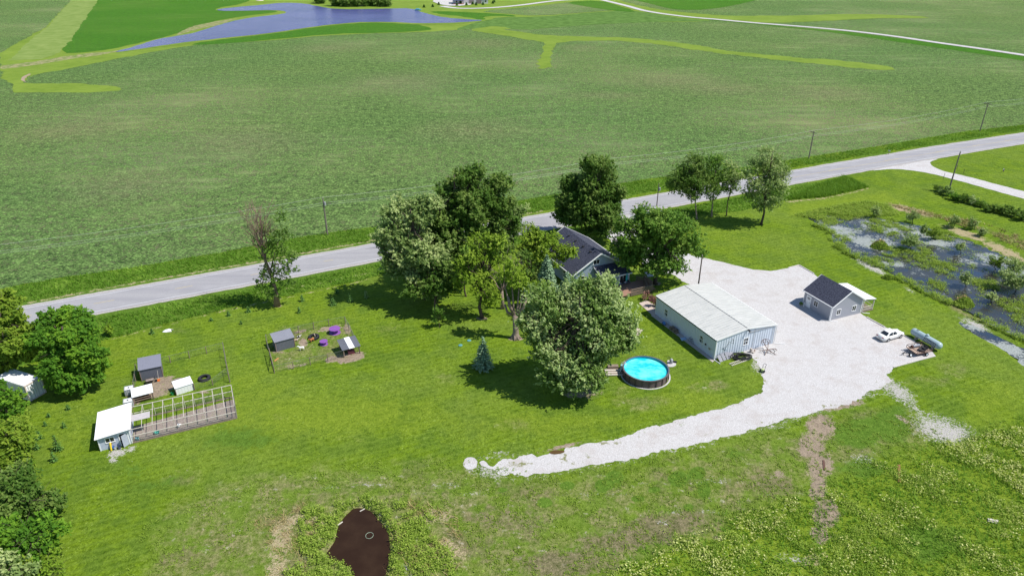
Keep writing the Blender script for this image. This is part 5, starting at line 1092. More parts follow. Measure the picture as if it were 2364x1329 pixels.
def shelter(name, label, px0, px1, depth, hf, hb, wallm, roofm, oh=.15, rib=.22, openfront=False, cat="shelter"):
    a, b = at(*px0), at(*px1); w = (b-a).length; t = thing(name, label, cat, a, math.atan2(b.y-a.y, b.x-a.x))
    if not openfront:
        m = MB().add([(0,0,0),(w,0,0),(w,depth,0),(0,depth,0),(0,0,hf),(w,0,hf),(w,depth,hb),(0,depth,hb)], [(3,2,1,0),(4,5,6,7),(0,1,5,4),(1,2,6,5),(2,3,7,6),(3,0,4,7)])
        for i in range(int(w/rib)+1): m.box(i*rib-.015, i*rib+.015, -.02, .005, 0, hf-.04)
        m.build("wall", wallm, t)
    else:
        for x in (.06, w-.06):
            MB().bar((x,.05,0),(x,.05,hf-.05),.1).build("post", WOOD, t); MB().bar((x,depth-.05,0),(x,depth-.05,hb-.05),.1).build("post", WOOD, t)
        MB().box(.05,w-.05,depth-.06,depth-.02,.0,hb-.1).build("back_wall", wallm, t)
    q = [(-oh,-oh,hf+.05),(w+oh,-oh,hf+.05),(w+oh,depth+oh,hb+.05),(-oh,depth+oh,hb+.05)]
    m = MB().slab(q, .05)
    if rib:
        for i in range(int((w+2*oh)/rib)+1):
            x = -oh + i*rib; m.bar((x,-oh,hf+.06),(x,depth+oh,hb+.06),.03,.03)
    m.build("roof", roofm, t)
    MB().bar((-.03,-.03,0),(-.03,-.03,hf),.06).bar((w+.03,-.03,0),(w+.03,-.03,hf),.06).build("corner_trim", pmat("reddish_trim",(.32,.2,.16),.8), t)
    return t, w
s1, _ = shelter("animal_shelter", "charcoal metal shelter in the right pen by the purple spools", (639,811.7), (681,800.2), 2.2, 1.75, 2.15, CHAR, pmat("light_charcoal_roof",(.235,.24,.275),.45,.05,2))
s2, _ = shelter("animal_shelter", "charcoal metal shelter in the left pen behind the wheelbarrow", (328.5,879.4), (377.1,869.2), 2.4, 1.9, 2.5, CHAR, pmat("slate_metal_roof",(.20,.205,.25),.45,.05,2))
s3, w3 = shelter("striped_shelter", "open post shelter with a grey roof and one white stripe", (794.7,824.5), (831,815), 2.5, 1.35, 1.75, CHAR, CHAR, .2, .2, True)
MB().slab([(w3*.36,-.22,1.425),(w3*.70,-.22,1.425),(w3*.70,2.72,1.83),(w3*.36,2.72,1.83)], .01).build("white_roof_stripe", WHITE, s3)
s4, w4 = shelter("feeder_shelter", "low open feeder with a flat white roof in the left pen", (311.6,933), (355.6,921.5), 2.1, 1.25, 1.3, STEEL, WHITE, .15, 0, True)
MB().bar((0,0,.45),(w4,0,.45),.05,.12).bar((0,0,.8),(w4,0,.8),.05,.07).build("front_rail", WOOD, s4); MB().box(.3,w4-.3,.3,.9,.1,.4).build("manger", pmat("dark_red_steel",(.22,.04,.035),.7), s4)
s5, _ = shelter("animal_shelter", "small white ribbed metal shelter beside the chicken run", (408.7,912), (448.2,899.5), 1.7, 1.15, 1.35, WHITEMETAL, WHITE, .08, .4)
for i, (px, py, lab) in enumerate(((301,909,"white caged water tote behind the flat roofed feeder, upper one"),(299,938,"white caged water tote beside the coop's rear, lower one"))):
    t = thing("water_tote", lab, "water tank", at(px, py), R(24), "caged water totes by the left pen")
    MB().box(-.55,.55,-.5,.5,.18,1.1).build("tank", pmat("milky_plastic",(.68,.69,.68),.5), t, bevel=.06)
    m = MB()
    for z in (.2,.42,.65,.88,1.1):
        m.bar((-.58,-.53,z),(.58,-.53,z),.03); m.bar((-.58,.53,z),(.58,.53,z),.03); m.bar((-.58,-.53,z),(-.58,.53,z),.03); m.bar((.58,-.53,z),(.58,.53,z),.03)
    for k in range(6):
        x = -.58+k*.232; m.bar((x,-.53,.15),(x,-.53,1.1),.025); m.bar((x,.53,.15),(x,.53,1.1),.025)
    m.build("cage", GALV, t); MB().box(-.6,.6,-.55,.55,0,.14).build("pallet", WOOD, t); MB().lathe([(0,.0),(.11,.0),(.11,.05),(0,.05)], (0,0,1.1), 12).build("cap", STEEL, t)
PURP = pmat("purple_paint", (.17, .05, .27), .6, .15, 4, col2=(.26,.11,.36))
def spool(label, px, py, r, h):
    t = thing("cable_spool", label, "spool table", at(px, py), 0)
    MB().lathe([(0,h-.06),(r,h-.06),(r,h),(0,h)], n=32).build("top_disc", PURP, t); MB().lathe([(0,0),(r,0),(r,.06),(0,.06)], n=32).build("bottom_disc", PURP, t); MB().lathe([(r*.35,.06),(r*.35,h-.06)], n=16).build("core", PURP, t)
spool("large purple painted cable spool by the far fence", 773.5, 768, .92, .85); spool("small purple painted cable spool beside the tractor tyre", 748, 794.5, .64, .62)
def tyre(label, px, py, R_, w):
    t = thing("tractor_tyre", label, "tyre", at(px, py), 0)
    MB().lathe([(R_*.6,.02),(R_*.9,0),(R_,w*.25),(R_,w*.75),(R_*.9,w),(R_*.6,w*.95),(R_*.56,w*.85),(R_*.75,w*.5),(R_*.56,w*.12),(R_*.6,.02)], n=40).build("casing", DARK, t, smooth=True)
    m = MB()
    for i in range(26):
        a = i*2*math.pi/26; m.bar((R_*1.0*math.cos(a),R_*math.sin(a),w*.05),(R_*1.01*math.cos(a+.16),R_*1.01*math.sin(a+.16),w*.9),.08,.05)
    m.build("tread_lugs", DARK, t)
tyre("big black tractor tyre lying in the right pen with the brown goat", 724.7, 780, .86, .42); tyre("big black tractor tyre lying on the grass of the left pen", 472.4, 875, .85, .42)
def goat(label, px, py, heading, s=1.0, cols=None, lying=False, onz=0):
    t_ = at(px, py)
    V = [(0,0,.52),(.28,0,.54),(-.28,0,.55),(.42,0,.68),(.5,0,.82),(.66,0,.80),(.76,0,.74),(-.42,0,.66)]
    E = [(0,1),(0,2),(1,3),(3,4),(4,5),(5,6),(2,7)]; Rr = [.17,.15,.17,.09,.075,.07,.04,.025]
    for sx_ in (.26,-.28):
        for sy_ in (-.1,.1):
            k = len(V); V += [(sx_,sy_,.40),(sx_+(-.03 if sx_ < 0 else .0),sy_,.22),(sx_+.01,sy_,.02)]; Rr += [.075,.038,.03]; E += [(1 if sx_ > 0 else 2, k),(k,k+1),(k+1,k+2)]
    for sy_ in (-.1,.1): k = len(V); V += [(.46,sy_,.84)]; Rr += [.025]; E += [(4,k)]
    me = bpy.data.meshes.new("goat"); me.from_pydata([(x*s,y*s,z*s) for x,y,z in V], E, []); o = bpy.data.objects.new("goat", me); C.objects.link(o)
    sk = o.modifiers.new("skin", 'SKIN'); 
    for i, v in enumerate(me.skin_vertices[0].data): v.radius = (Rr[i]*s, Rr[i]*s); v.use_root = i == 0
    o.modifiers.new("sub", 'SUBSURF').levels = 1; o.modifiers["sub"].render_levels = 1
    k = NM("goat_coat"); ob = k.N("ShaderNodeTexCoord").outputs["Object"]; n = k.noise(2.2, 2, .5, ob); me.materials.append(k.fin(k.mix(k.step(n, .48, .52), *cols), .9, .1))
    o.location = (t_.x, t_.y, onz); o.rotation_euler = (0, 0, R(heading)); return tag(o, label, "goat")
goat("white goat walking on the grass of the right pen", 697.5, 808, 195, 1.0, ((.78,.75,.70),(.70,.67,.62)))
goat("brown goat leaning at the tractor tyre in the right pen", 721, 789, 235, 1.0, ((.36,.13,.05),(.45,.22,.12)))
goat("small pale kid standing inside the tractor tyre", 727, 777, 120, .6, ((.55,.45,.33),(.30,.25,.2)))
goat("black and white goat lying by the right pen's grey shelter", 689.5, 779.5, 20, .75, ((.02,.02,.02),(.75,.72,.68)), onz=-.12)
goat("small tan goat resting right of the grey shelter wall", 684, 786.5, 10, .7, ((.50,.33,.22),(.7,.6,.5)), onz=-.15)
tag(MB().box(-.5,.5,-.3,.3,.0,.5).box(-.55,.55,-.35,.35,.5,.55).build("red_crate", pmat("faded_red_paint",(.36,.10,.11),.7,.2,9), loc=at(811,815), rz=R(20), bevel=.02), "faded red crate under the striped shelter", "crate")
tag(MB().box(-.5,.5,-.12,.12,0,.05).box(-.45,-.35,-.1,.1,.05,.1).build("orange_board", pmat("orange_wood",(.50,.22,.08),.8,.1,9), loc=at(638,830), rz=R(65)), "orange board lying inside the right pen gate", "board")
wb = thing("wheelbarrow", "black wheelbarrow full of dirt in front of the left grey shelter", "wheelbarrow", at(346,884), R(25))
m = MB().add([(-.35,-.25,.3),(.4,-.22,.3),(.4,.22,.3),(-.35,.25,.3),(-.5,-.38,.62),(.7,-.36,.62),(.7,.36,.62),(-.5,.38,.62)], [(3,2,1,0),(0,1,5,4),(1,2,6,5),(2,3,7,6),(3,0,4,7)]); m.build("tray", STEEL, wb)
MB().add([(-.45,-.34,.58),(.64,-.32,.58),(.64,.32,.58),(-.45,.34,.58),(.1,0,.72)], [(0,1,4),(1,2,4),(2,3,4),(3,0,4)]).build("load", DIRT, wb)
MB().tube([(-1.0,-.28,.6),(.4,-.15,.3),(.85,-.06,.2)], .025, 6).tube([(-1.0,.28,.6),(.4,.15,.3),(.85,.06,.2)], .025, 6).build("handle", STEEL, wb); MB().lathe([(.12,-.04),(.2,-.05),(.2,.05),(.12,.04)], (.85,0,.2), 16, 'y').build("wheel", DARK, wb); MB().bar((-.3,-.25,.3),(-.35,-.25,0),.03).bar((-.3,.25,.3),(-.35,.25,0),.03).build("leg", STEEL, wb)
sv = thing("scoop_shovel", "orange scoop shovel leaning on the left grey shelter", "shovel", at(367,878))
MB().tube([(0,0,.25),(-.12,.45,1.5)], .022, 6).build("handle", PALEWOOD, sv); MB().slab([(-.22,-.25,.03),(.22,-.25,.03),(.18,.1,.3),(-.18,.1,.3)], .02).build("blade", pmat("orange_paint",(.62,.14,.02),.5), sv)
P = dome((0,0,0),(.9,.6),.3,700); t = thing("manure_heap", "low grey heap of dirt in the left pen", "heap", at(412,880)); MB().lathe([(1.0,-.02),(.8,.12),(.45,.24),(0,.3)], n=16).build("mound", DIRT, t, smooth=True)
tag(MB().add([(-.75,-.35,.03),(-.1,-.45,.05),(.85,-.3,.12),(.5,.1,.3),(1.0,.35,.04),(.1,.45,.22),(-.5,.2,.15),(0,0,.28)], [(0,1,7),(1,2,7),(2,3,7),(3,4,7),(4,5,7),(5,6,7),(6,0,7)]).build("white_tarp", WHITE, loc=at(387,764)), "crumpled white tarp scrap lying on the lawn above the left pen", "tarp")
for i, (px, py, lab) in enumerate(((1063,797,"teal septic lid on open lawn left of the small spruce"),(1083,786,"teal septic lid in the tree shadow"))):
    tag(MB().lathe([(.32,0),(.34,.06),(.28,.1),(0,.13)], n=20).build("septic_lid", pmat("teal_lid",(.10,.30,.30),.6), loc=at(px,py)), lab, "lid", "septic lids on the lawn")

# ---- shipping container
ca0, cb0 = at(69.8,926.5), at(104.7,906); an = math.atan2(cb0.y-ca0.y, cb0.x-ca0.x); t = thing("shipping_container", "white shipping container with double doors half hidden by the left trees", "container", ca0, an)
CWd = 2.44; m = MB().box(0,CWd,.06,6.0,.1,2.59)
for i in range(24): m.box(-.03,0.01,.25+i*.24,.36+i*.24,.2,2.5); m.box(CWd-.01,CWd+.03,.25+i*.24,.36+i*.24,.2,2.5)
m.build("body", WHITEMETAL, t)
for s in (0, 1):
    d = MB().box(.06+s*1.18,1.2+s*1.18,0,.055,.18,2.5)
    for z in (.6,1.15,1.7,2.2): d.box(.1+s*1.18,1.16+s*1.18,-.03,0,z,z+.05)
    d = d.build("door", WHITE, t)
    for x in (.35,.9): MB().tube([(x+s*1.18,-.05,.15),(x+s*1.18,-.05,2.52)], .022, 6).build("lock_rod", GALV, d)
MB().bar((0,0,.05),(CWd,0,.05),.12).bar((0,0,2.6),(CWd,0,2.6),.12).bar((0,0,0),(0,0,2.6),.13).bar((CWd,0,0),(CWd,0,2.6),.13).build("frame", pmat("orange_stained_white",(.70,.58,.50),.6,.15,5), t)

# ---- pool
pc = at(1491.5, 849, 1.3); PR = 3.36
pl = thing("swimming_pool", "round above ground pool with brown panels and turquoise water", "pool", (pc.x, pc.y, 0))
pm = pmat("brown_pool_panel", (.14,.10,.10), .5, .12, 4); NP = 20
MB().lathe([(PR,0),(PR,1.22),(PR-.06,1.22),(PR-.06,0)], n=60, cap=False).build("wall", pm, pl)
for i in range(NP):
    a = i*2*math.pi/NP; MB().cbox((math.cos(a)*(PR+.05),math.sin(a)*(PR+.05),.62),(.1,.14,1.24),a).build("upright", pmat("pool_post",(.08,.06,.06),.5) if i == 0 else bpy.data.materials["pool_post"], pl)
MB().lathe([(PR-.10,1.22),(PR+.12,1.22),(PR+.12,1.28),(PR-.10,1.28),(PR-.10,1.22)], n=60).build("rim", pmat("grey_rim",(.13,.12,.13),.4), pl)
MB().lathe([(PR-.075,.4),(PR-.075,1.2)], n=60, cap=False).build("liner", pmat("blue_liner",(.01,.38,.52),.4), pl)
k = NM("pool_water"); _n = k.noise(.55, 4, .55, k.mapv((1,1.4,1))); _c = k.mix(k.step(_n, .42, .66), (.008,.50,.56), (.16,.72,.66)); MB().lathe([(0,.93),(PR-.08,.93)], n=60, cap=False).build("water", k.fin(_c, .06, .5, 0, k.bump(k.noise(3,2), .01)), pl)
MB().lathe([(PR+.15,.0),(PR+.36,.0),(PR+.36,.05),(PR+.15,.05),(PR+.15,.0)], n=60).build("stone_ring", GRAVEL, pl)
t = thing("pool_pump", "grey pool pump and filter on gravel right of the pool", "pump", at(1549,838)); MB().lathe([(.0,0),(.25,0),(.28,.6),(.15,.8),(0,.85)], n=14).build("filter", pmat("pump_grey",(.35,.36,.38),.5), t, smooth=True); MB().tube([(.35,.3,.15),(.9,.1,.15)], .14, 8).tube([(.2,0,.5),(-.3,.3,.9),(-.7,.1,.9)], .04, 6).build("motor", DARK, t)
sheet("pump_gravel", PTS([(1538,830),(1556,832),(1564,843),(1552,848),(1540,846)]), .04, GRAVEL, .06, .3, 1, 33, "gravel patch under the pool pump", "gravel")
t = thing("pool_steps", "low wooden platform with steps left of the pool", "platform", at(1399,868), R(2))
for i in range(6): MB().box(0,2.7,i*.3,i*.3+.27,.12,.2).build("board", WOOD if i % 2 else PALEWOOD, t)
MB().box(.05,2.65,.0,1.8,0,.12).build("base", WOOD, t); MB().box(.6,2.2,1.9,2.6,0,.4).build("upper_step", WOOD, t)
t = thing("pool_ladder", "white and teal ladder at the pool's left side", "ladder", at(1432,860), R(-10))
MB().tube([(0,0,.2),(.1,0,1.5),(.5,0,1.75),(.8,0,1.3)], .035, 6).tube([(0,.5,.2),(.1,.5,1.5),(.5,.5,1.75),(.8,.5,1.3)], .035, 6).build("rail", WHITE, t)
for i in range(4): MB().box(-.1+i*.03,.15+i*.03,0,.5,.35+i*.28,.4+i*.28).build("step", pmat("pale_teal_step",(.35,.62,.62),.5) if i == 0 else bpy.data.materials["pale_teal_step"], t)

# ---- things at the shed
def on(px, py): return at(px, py)
SHEETM = pmat('dull_grey_sheet', (.24,.24,.27), .5, .1, 3)
for i, (x, y, w, h, tl) in enumerate(((.75,-1.0,.6,1.3,.0),(1.5,-.95,.6,1.5,.1),(2.2,-.9,.65,1.5,-.05),(2.95,-.6,.9,1.3,.05))):
    tag(MB().slab([(0,0,.03),(w,0,.03),(w-.1,.75,h*.62),(-.1,.75,h*.62)], .04).build("roofing_sheet", SHEETM, loc=local(sh,x-.4,y), rz=A1+tl), ("grey metal panel leaning at the shed's near corner","second grey panel from the shed's near corner","third grey panel leaning on the shed front","topmost grey panel leaning beside the hose coil")[i], "panel", "grey panels leaning on the shed")
t = thing("pipe_coil", "coil of black drainage pipe on the ground by the shed", "pipe coil", at(1710,826)); mb = MB(); rr = random.Random(3)
for i in range(13):
    r_ = rr.uniform(.55,1.5); ox, oy = rr.gauss(0,.22), rr.gauss(0,.12); z0 = .06+.035*i; ph = rr.random()*6
    mb.tube([(ox+r_*1.15*math.cos(a), oy+r_*.62*math.sin(a), z0+.06*math.sin(2*a+ph)) for a in np.linspace(0,2*math.pi,29)[:-1]], .045, 6, closed=True)
mb.build("coil", DARK, t, smooth=True)
a, b = at(1689,845), at(1734,829); t = thing("extension_ladder", "pale aluminium ladder lying on the grass beside the pipe coil", "ladder", a, math.atan2(b.y-a.y,b.x-a.x)); L_ = (b-a).length
MB().bar((0,0,.12),(L_,0,.12),.07,.1).bar((0,.55,.12),(L_,.55,.12),.07,.1).build("rail", PALEWOOD, t)
for i in range(12): MB().bar((.15+i*(L_-.3)/11,0,.13),(.15+i*(L_-.3)/11,.55,.13),.06).build("rung", PALEWOOD, t)
t = thing("old_cultivator", "rusty old cultivator frame standing on gravel at the shed", "farm implement", at(1771,813), R(10)); mb = MB(); rr = random.Random(8)
mb.tube([(-1.2,.2,.3),(0,0,.5),(1.4,.3,.35)], .05, 6).tube([(-.9,-.9,.15),(0,0,.5),(-.4,1.2,1.5)], .05, 6).tube([(.9,-1.0,.1),(0,0,.5),(.6,1.1,1.1)], .05, 6).tube([(-.4,1.2,1.5),(.1,1.3,1.7),(.6,1.1,1.1)], .04, 6).tube([(1.4,.3,.35),(1.7,.1,.2)], .06, 6); mb.build("frame", RUST, t)
for x in (-.9,-.3,.3,.9): MB().tube([(x,.1,.45),(x+.1,-.25,.4),(x+.15,-.35,.02)], .04, 6).build("tine", STEEL, t)
MB().tube([(math.cos(a)*.75,.95+math.sin(a)*.15,1.35+math.sin(a)*.45) for a in np.linspace(0,2*math.pi,17)[:-1]], .035, 5, closed=True).bar((-.7,.95,1.35),(.7,.95,1.35),.04).bar((0,.95,.9),(0,1.1,1.8),.04).build("hay_rack", RUST, t)
t = thing("old_block_stand", "small stand of blocks and scrap against the shed front", "scrap", at(1733,813), A1); MB().cbox((0,0,.35),(.25,.4,.7),.1).cbox((.3,-.3,.1),(.5,.25,.2),.3).build("block", CONC, t); MB().tube([(.5,-.2,.1),(.9,.1,.15)],.09,8).build("scrap_roller", RUST, t)
t = thing("garden_tiller", "old tiller with a pale green hood on the gravel edge", "tiller", at(1760,858), R(40)); MB().cbox((0,0,.35),(.5,.4,.35),.2).build("hood", pmat("pale_green_paint",(.45,.52,.25),.6), t, bevel=.06); MB().tube([(.2,.2,.4),(.6,.35,.8),(.9,.4,.95)],.03,6).tube([(.2,-.2,.4),(.6,-.05,.8),(.9,0,.95)],.03,6).tube([(.9,0,.95),(.9,.4,.95)],.03,6).build("handlebar", STEEL, t)
for y in (-.3,.3): MB().lathe([(.1,-.06),(.22,-.06),(.22,.06),(.1,.06)], (-.05,y,.22), 14, 'y').build("wheel", DARK, t)
t = thing("log_pile", "dark pile of logs stacked along the shaded blue wall of the shed", "log pile", local(sh,-.55,9.8), A1+R(90)); rr = random.Random(2)
for i in range(9): x = (i%5)*.42-.9+(i//5)*.2; MB().tube([(x,-.25,.2+(i//5)*.3),(x,.3,.2+(i//5)*.3)], .19, 9).build("log", POLEWOOD if i%2 else WOOD, t)
t = thing("scooter", "blue toy car standing in the shade by the shed's wall", "toy", local(sh,-.75,12.3), A1+R(70)); MB().cbox((0,0,.28),(.8,.4,.25)).cbox((-.1,0,.48),(.35,.34,.2)).build("body", pmat("blue_plastic",(.10,.25,.6),.5), t, bevel=.06)
for x in (-.27,.27):
    for y in (-.22,.22): MB().lathe([(0,-.04),(.12,-.04),(.12,.04),(0,.04)], (x,y,.12), 12, 'y').build("wheel", DARK, t)
tag(MB().slab([(-.5,-.3,.12),(.5,-.35,.1),(.6,.3,.2),(-.4,.35,.25)], .1).build("blue_sled", pmat("pale_blue_plastic",(.35,.50,.68),.5), loc=local(sh,-.75,6.9), rz=A1, bevel=.04), "pale blue sled lying at the foot of the shed's blue wall", "sled")
t = thing("bicycle", "small bicycle leaning on the shed wall near the right window", "bicycle", local(sh,-.22,5.6), A1+R(90))
for x in (-.42,.42): MB().tube([(x+.28*math.cos(a),0,.3+.28*math.sin(a)) for a in np.linspace(0,2*math.pi,17)[:-1]], .02, 5, closed=True).build("wheel", DARK, t)
MB().tube([(-.42,0,.3),(-.15,0,.65),(.3,0,.7),(0,0,.3),(-.42,0,.3)],.018,5).tube([(0,0,.3),(-.15,0,.65),(-.17,0,.8)],.018,5).tube([(.42,0,.3),(.3,0,.85)],.018,5).build("frame", STEEL, t); MB().tube([(.3,-.2,.88),(.3,.2,.88)],.018,5).build("handlebar", STEEL, t); MB().cbox((-.17,0,.82),(.22,.1,.05)).build("saddle", DARK, t)

# ---- timbers
TIM = pmat("pale_timber", (.58,.54,.50), .85, .15, 4)
def timber(p, q, lab, z=.14):
    a, b = at(*p), at(*q); n = a.lerp(b, .5)
    return tag(MB().bar((a.x-n.x,a.y-n.y,z/2),(b.x-n.x,b.y-n.y,z/2),.16,z).build("edging_timber", TIM, loc=(n.x,n.y,.0)), lab, "timber", "timbers edging the gravel yard")
timber((1845,612.5),(1879,632),"edging timber from the yard's top corner to the garage roof"); timber((1820,618.5),(1844,612.5),"short edging timber left of the yard's top corner"); timber((2000,732),(2042,755),"edging timber between the garage downspout and the white car")
timber((2084,773),(2112,789),"edging timber between the white car and the tank"); timber((2159,822),(2095,838.5),"edging timber in front of the trailer, right piece"); timber((2094,839),(2062,848),"edging timber in front of the trailer, left piece")
# ================================================================== VEHICLES
def loft(sections, name, mat, par, caps=True, sub=0):
    n = len(sections[0]); m = MB(); m.v = [tuple(p) for s in sections for p in s]
    for i in range(len(sections)-1):
        for k in range(n): m.f.append((i*n+k, i*n+(k+1)%n, (i+1)*n+(k+1)%n, (i+1)*n+k))
    m.f.append(tuple(range(n))[::-1]); m.f.append(tuple((len(sections)-1)*n+k for k in range(n)))
    o = m.build(name, mat, par, smooth=True)
    if sub: s = o.modifiers.new("sub", 'SUBSURF'); s.levels = s.render_levels = sub
    return o
rw, fw = at(2047.5,788.5), at(2077.5,779.5); hd = math.atan2(fw.y-rw.y, fw.x-rw.x)
side = Vector((-math.sin(hd), math.cos(hd), 0)); cc = (rw+fw)/2 + side*.78
car = thing("parked_car", "white four door sedan parked on the gravel beside the tank", "car", cc, hd)
PAINT = pmat("white_car_paint", (.80,.79,.75), .25, .02, 3, .6)
def sec(x, w, zb, zs, zt, wt):
    return [(x,-w*.86,zb),(x,-w,zb+.12),(x,-w,zs),(x,-wt,zt),(x,wt,zt),(x,w,zs),(x,w,zb+.12),(x,w*.86,zb)]
S = [sec(-2.42,.66,.34,.62,.78,.5),sec(-2.32,.82,.26,.72,.93,.66),sec(-1.9,.90,.22,.80,1.0,.74),sec(-1.2,.92,.2,.84,.98,.80),sec(0,.92,.2,.84,.96,.82),sec(.9,.92,.2,.82,.98,.80),sec(1.5,.90,.22,.76,.92,.72),sec(2.1,.86,.24,.66,.80,.62),sec(2.38,.74,.28,.54,.66,.5),sec(2.46,.55,.34,.48,.56,.4)]
loft(S, "body", PAINT, car)
def ring(x, w, z): return [(x,-w,z),(x,w,z)]
# cabin: bottom and top outlines
cb = [(-1.75,.74),(-1.1,.80),(.2,.80),(1.05,.74)]; ct = [(-1.05,.55),(-.7,.60),(.05,.60),(.35,.54)]
zb_, zt_ = .93, 1.42
V = [(x,-w,zb_) for x,w in cb]+[(x,w,zb_) for x,w in cb]+[(x,-w,zt_ + (.04 if 0<i<3 else -.03)) for i,(x,w) in enumerate(ct)]+[(x,w,zt_+(.04 if 0<i<3 else -.03)) for i,(x,w) in enumerate(ct)]
Fc = [(0,1,9,8),(1,2,10,9),(2,3,11,10),(5,4,12,13),(6,5,13,14),(7,6,14,15),(4,0,8,12),(3,7,15,11),(8,9,13,12),(9,10,14,13),(10,11,15,14)]
MB().add(V, Fc).build("cabin", PAINT, car, bevel=.04)
def pane(name, q, ins=.12, off=.03):
    q = [Vector(p) for p in q]; c = sum(q, Vector())/4; n = (q[1]-q[0]).cross(q[3]-q[0]).normalized()
    if n.dot(c-Vector((-.3,0,1.0))) < 0: n = -n
    MB().slab([p.lerp(c, ins)+n*off for p in q], .03).build(name, GLASS, car)
pane("rear_window", [V[0],V[4],V[12],V[8]], .14); pane("windscreen", [V[3],V[7],V[15],V[11]], .12)
for s in (0, 4):
    sg = 8
    pane("side_window", [V[1+s],V[2+s],V[10+s],V[9+s]], .10) if False else None
    a, b, c_, d = Vector(V[s]).lerp(Vector(V[1+s]),.35), Vector(V[1+s]).lerp(Vector(V[2+s]),.5), Vector(V[9+s]).lerp(Vector(V[10+s]),.5), Vector(V[8+s]).lerp(Vector(V[9+s]),.5)
    pane("side_window", [a,b,c_,d], .12); a2, d2 = Vector(V[1+s]).lerp(Vector(V[2+s]),.54), Vector(V[9+s]).lerp(Vector(V[10+s]),.54)
    pane("side_window", [a2,Vector(V[2+s]).lerp(Vector(V[3+s]),.7),Vector(V[10+s]).lerp(Vector(V[11+s]),.5),d2], .12)
RED = pmat("red_lens", (.35,.02,.02), .3); CLR = pmat("clear_lens", (.6,.62,.65), .2)
for s in (-1, 1):
    MB().cbox((-2.37,s*.55,.80),(.08,.34,.13),s*-.25).build("tail_light", RED, car); MB().cbox((2.22,s*.6,.68),(.3,.24,.1),s*-.4).build("headlight", CLR, car); MB().cbox((.95,s*.98,.95),(.12,.16,.12)).build("mirror", PAINT, car)
    for x in (-1.38, 1.45):
        w = MB().lathe([(.2,-.11),(.31,-.11),(.33,-.05),(.33,.05),(.31,.11),(.2,.11)], (x,s*.83,.33), 20, 'y').build("wheel", DARK, car, smooth=True); MB().lathe([(0,-.12),(.2,-.115),(.2,.115),(0,.12)], (x,s*.83,.33), 12, 'y').build("rim", GALV, w)
        MB().lathe([(0,-.02),(.39,-.02),(.39,.02),(0,.02)], (x,s*.905,.34), 20, 'y').build("wheel_arch", STEEL, car)
MB().box(-2.46,-2.42,-.25,.25,.5,.62).build("number_plate", GALV, car)
# ---- propane tank
ta, tb = at(2110,765,.95), at(2168,798,.95); TL = (tb-ta).length + .9; th_ = math.atan2(tb.y-ta.y, tb.x-ta.x); mid = (ta+tb)/2
tk = thing("propane_tank", "long pale blue green propane tank on the grass behind the trailer", "tank", (mid.x, mid.y, 0), th_)
TEAL = pmat("pale_teal_tank", (.34,.44,.46), .35, .08, 2, .5); r_ = .60; h_ = TL/2
prof = [(0,-h_)] + [(r_*math.sin(a), -h_+r_*.85*(1-math.cos(a))) for a in (.35,.7,1.05,1.3,1.57)] + [(r_*math.sin(a), h_-r_*.85*(1-math.cos(a))) for a in (1.57,1.3,1.05,.7,.35)] + [(0,h_)]
MB().lathe(prof, (0,0,.95), 28, 'x').build("shell", TEAL, tk, smooth=True)
MB().lathe([(r_+.01,-.04),(r_+.015,0),(r_+.01,.04)], (-.35,0,.95), 28, 'x').build("weld_band", TEAL, tk)
MB().lathe([(.24,1.5),(.24,1.68),(.2,1.74),(0,1.76)], (.05,0,0), 16).build("valve_dome", TEAL, tk, smooth=True); MB().tube([(.18*math.cos(a)-h_*.62,.18*math.sin(a),1.57) for a in np.linspace(0,2*math.pi,13)[:-1]], .03, 5, closed=True).build("lifting_ring", STEEL, tk)
for x in (-h_*.55, h_*.55): MB().box(x-.12,x+.12,-.5,.5,0,.2).box(x-.08,x+.08,-.4,.4,.2,.5).build("foot", CONC, tk)
# ---- trailer
p0, p1 = at(2114.5,824.5), at(2152.5,817); ta_ = math.atan2(p1.y-p0.y, p1.x-p0.x)
tr = thing("utility_trailer", "small utility trailer with raised ramp gate beside the tank", "trailer", p0, ta_)
TLn, TW = 2.95, 2.15; ZD = .62
MB().box(0,TLn,0,TW,ZD-.06,ZD).build("deck_boards", pmat("worn_deck_planks",(.42,.31,.24),.85,.2,5), tr)
m = MB()
for z in (ZD-.05, ZD+.42):
    m.bar((0,0,z),(TLn,0,z),.07) if z < ZD else None
    m.bar((0,TW,z),(TLn,TW,z),.06); m.bar((0,0,z),(0,TW,z),.06)
m.bar((0,0,ZD+.25),(TLn,0,ZD+.25),.05); m.bar((TLn,0,ZD-.05),(TLn,TW,ZD-.05),.07)
for x in (0, TLn*.5, TLn): m.bar((x,TW,ZD),(x,TW,ZD+.42),.05); m.bar((x,0,ZD),(x,0,ZD+.25),.05)
m.build("rail_frame", RUST, tr)
MB().bar((0,.5,ZD-.1),(-1.5,TW/2,.45),.07).bar((0,TW-.5,ZD-.1),(-1.5,TW/2,.45),.07).bar((-1.5,TW/2,.45),(-1.85,TW/2,.42),.08).bar((-1.45,TW/2,.45),(-1.45,TW/2,0),.06).build("tongue", STEEL, tr)
m = MB(); m.bar((TLn+.05,0,ZD),(TLn+.3,0,ZD+1.25),.06); m.bar((TLn+.05,TW,ZD),(TLn+.3,TW,ZD+1.25),.06); m.bar((TLn+.3,0,ZD+1.25),(TLn+.3,TW,ZD+1.25),.06); m.bar((TLn+.05,0,ZD),(TLn+.05,TW,ZD),.06)
for i in range(1,9): m.bar((TLn+.05,TW*i/9,ZD),(TLn+.3,TW*i/9,ZD+1.25),.045)
m.build("ramp_gate", STEEL, tr)
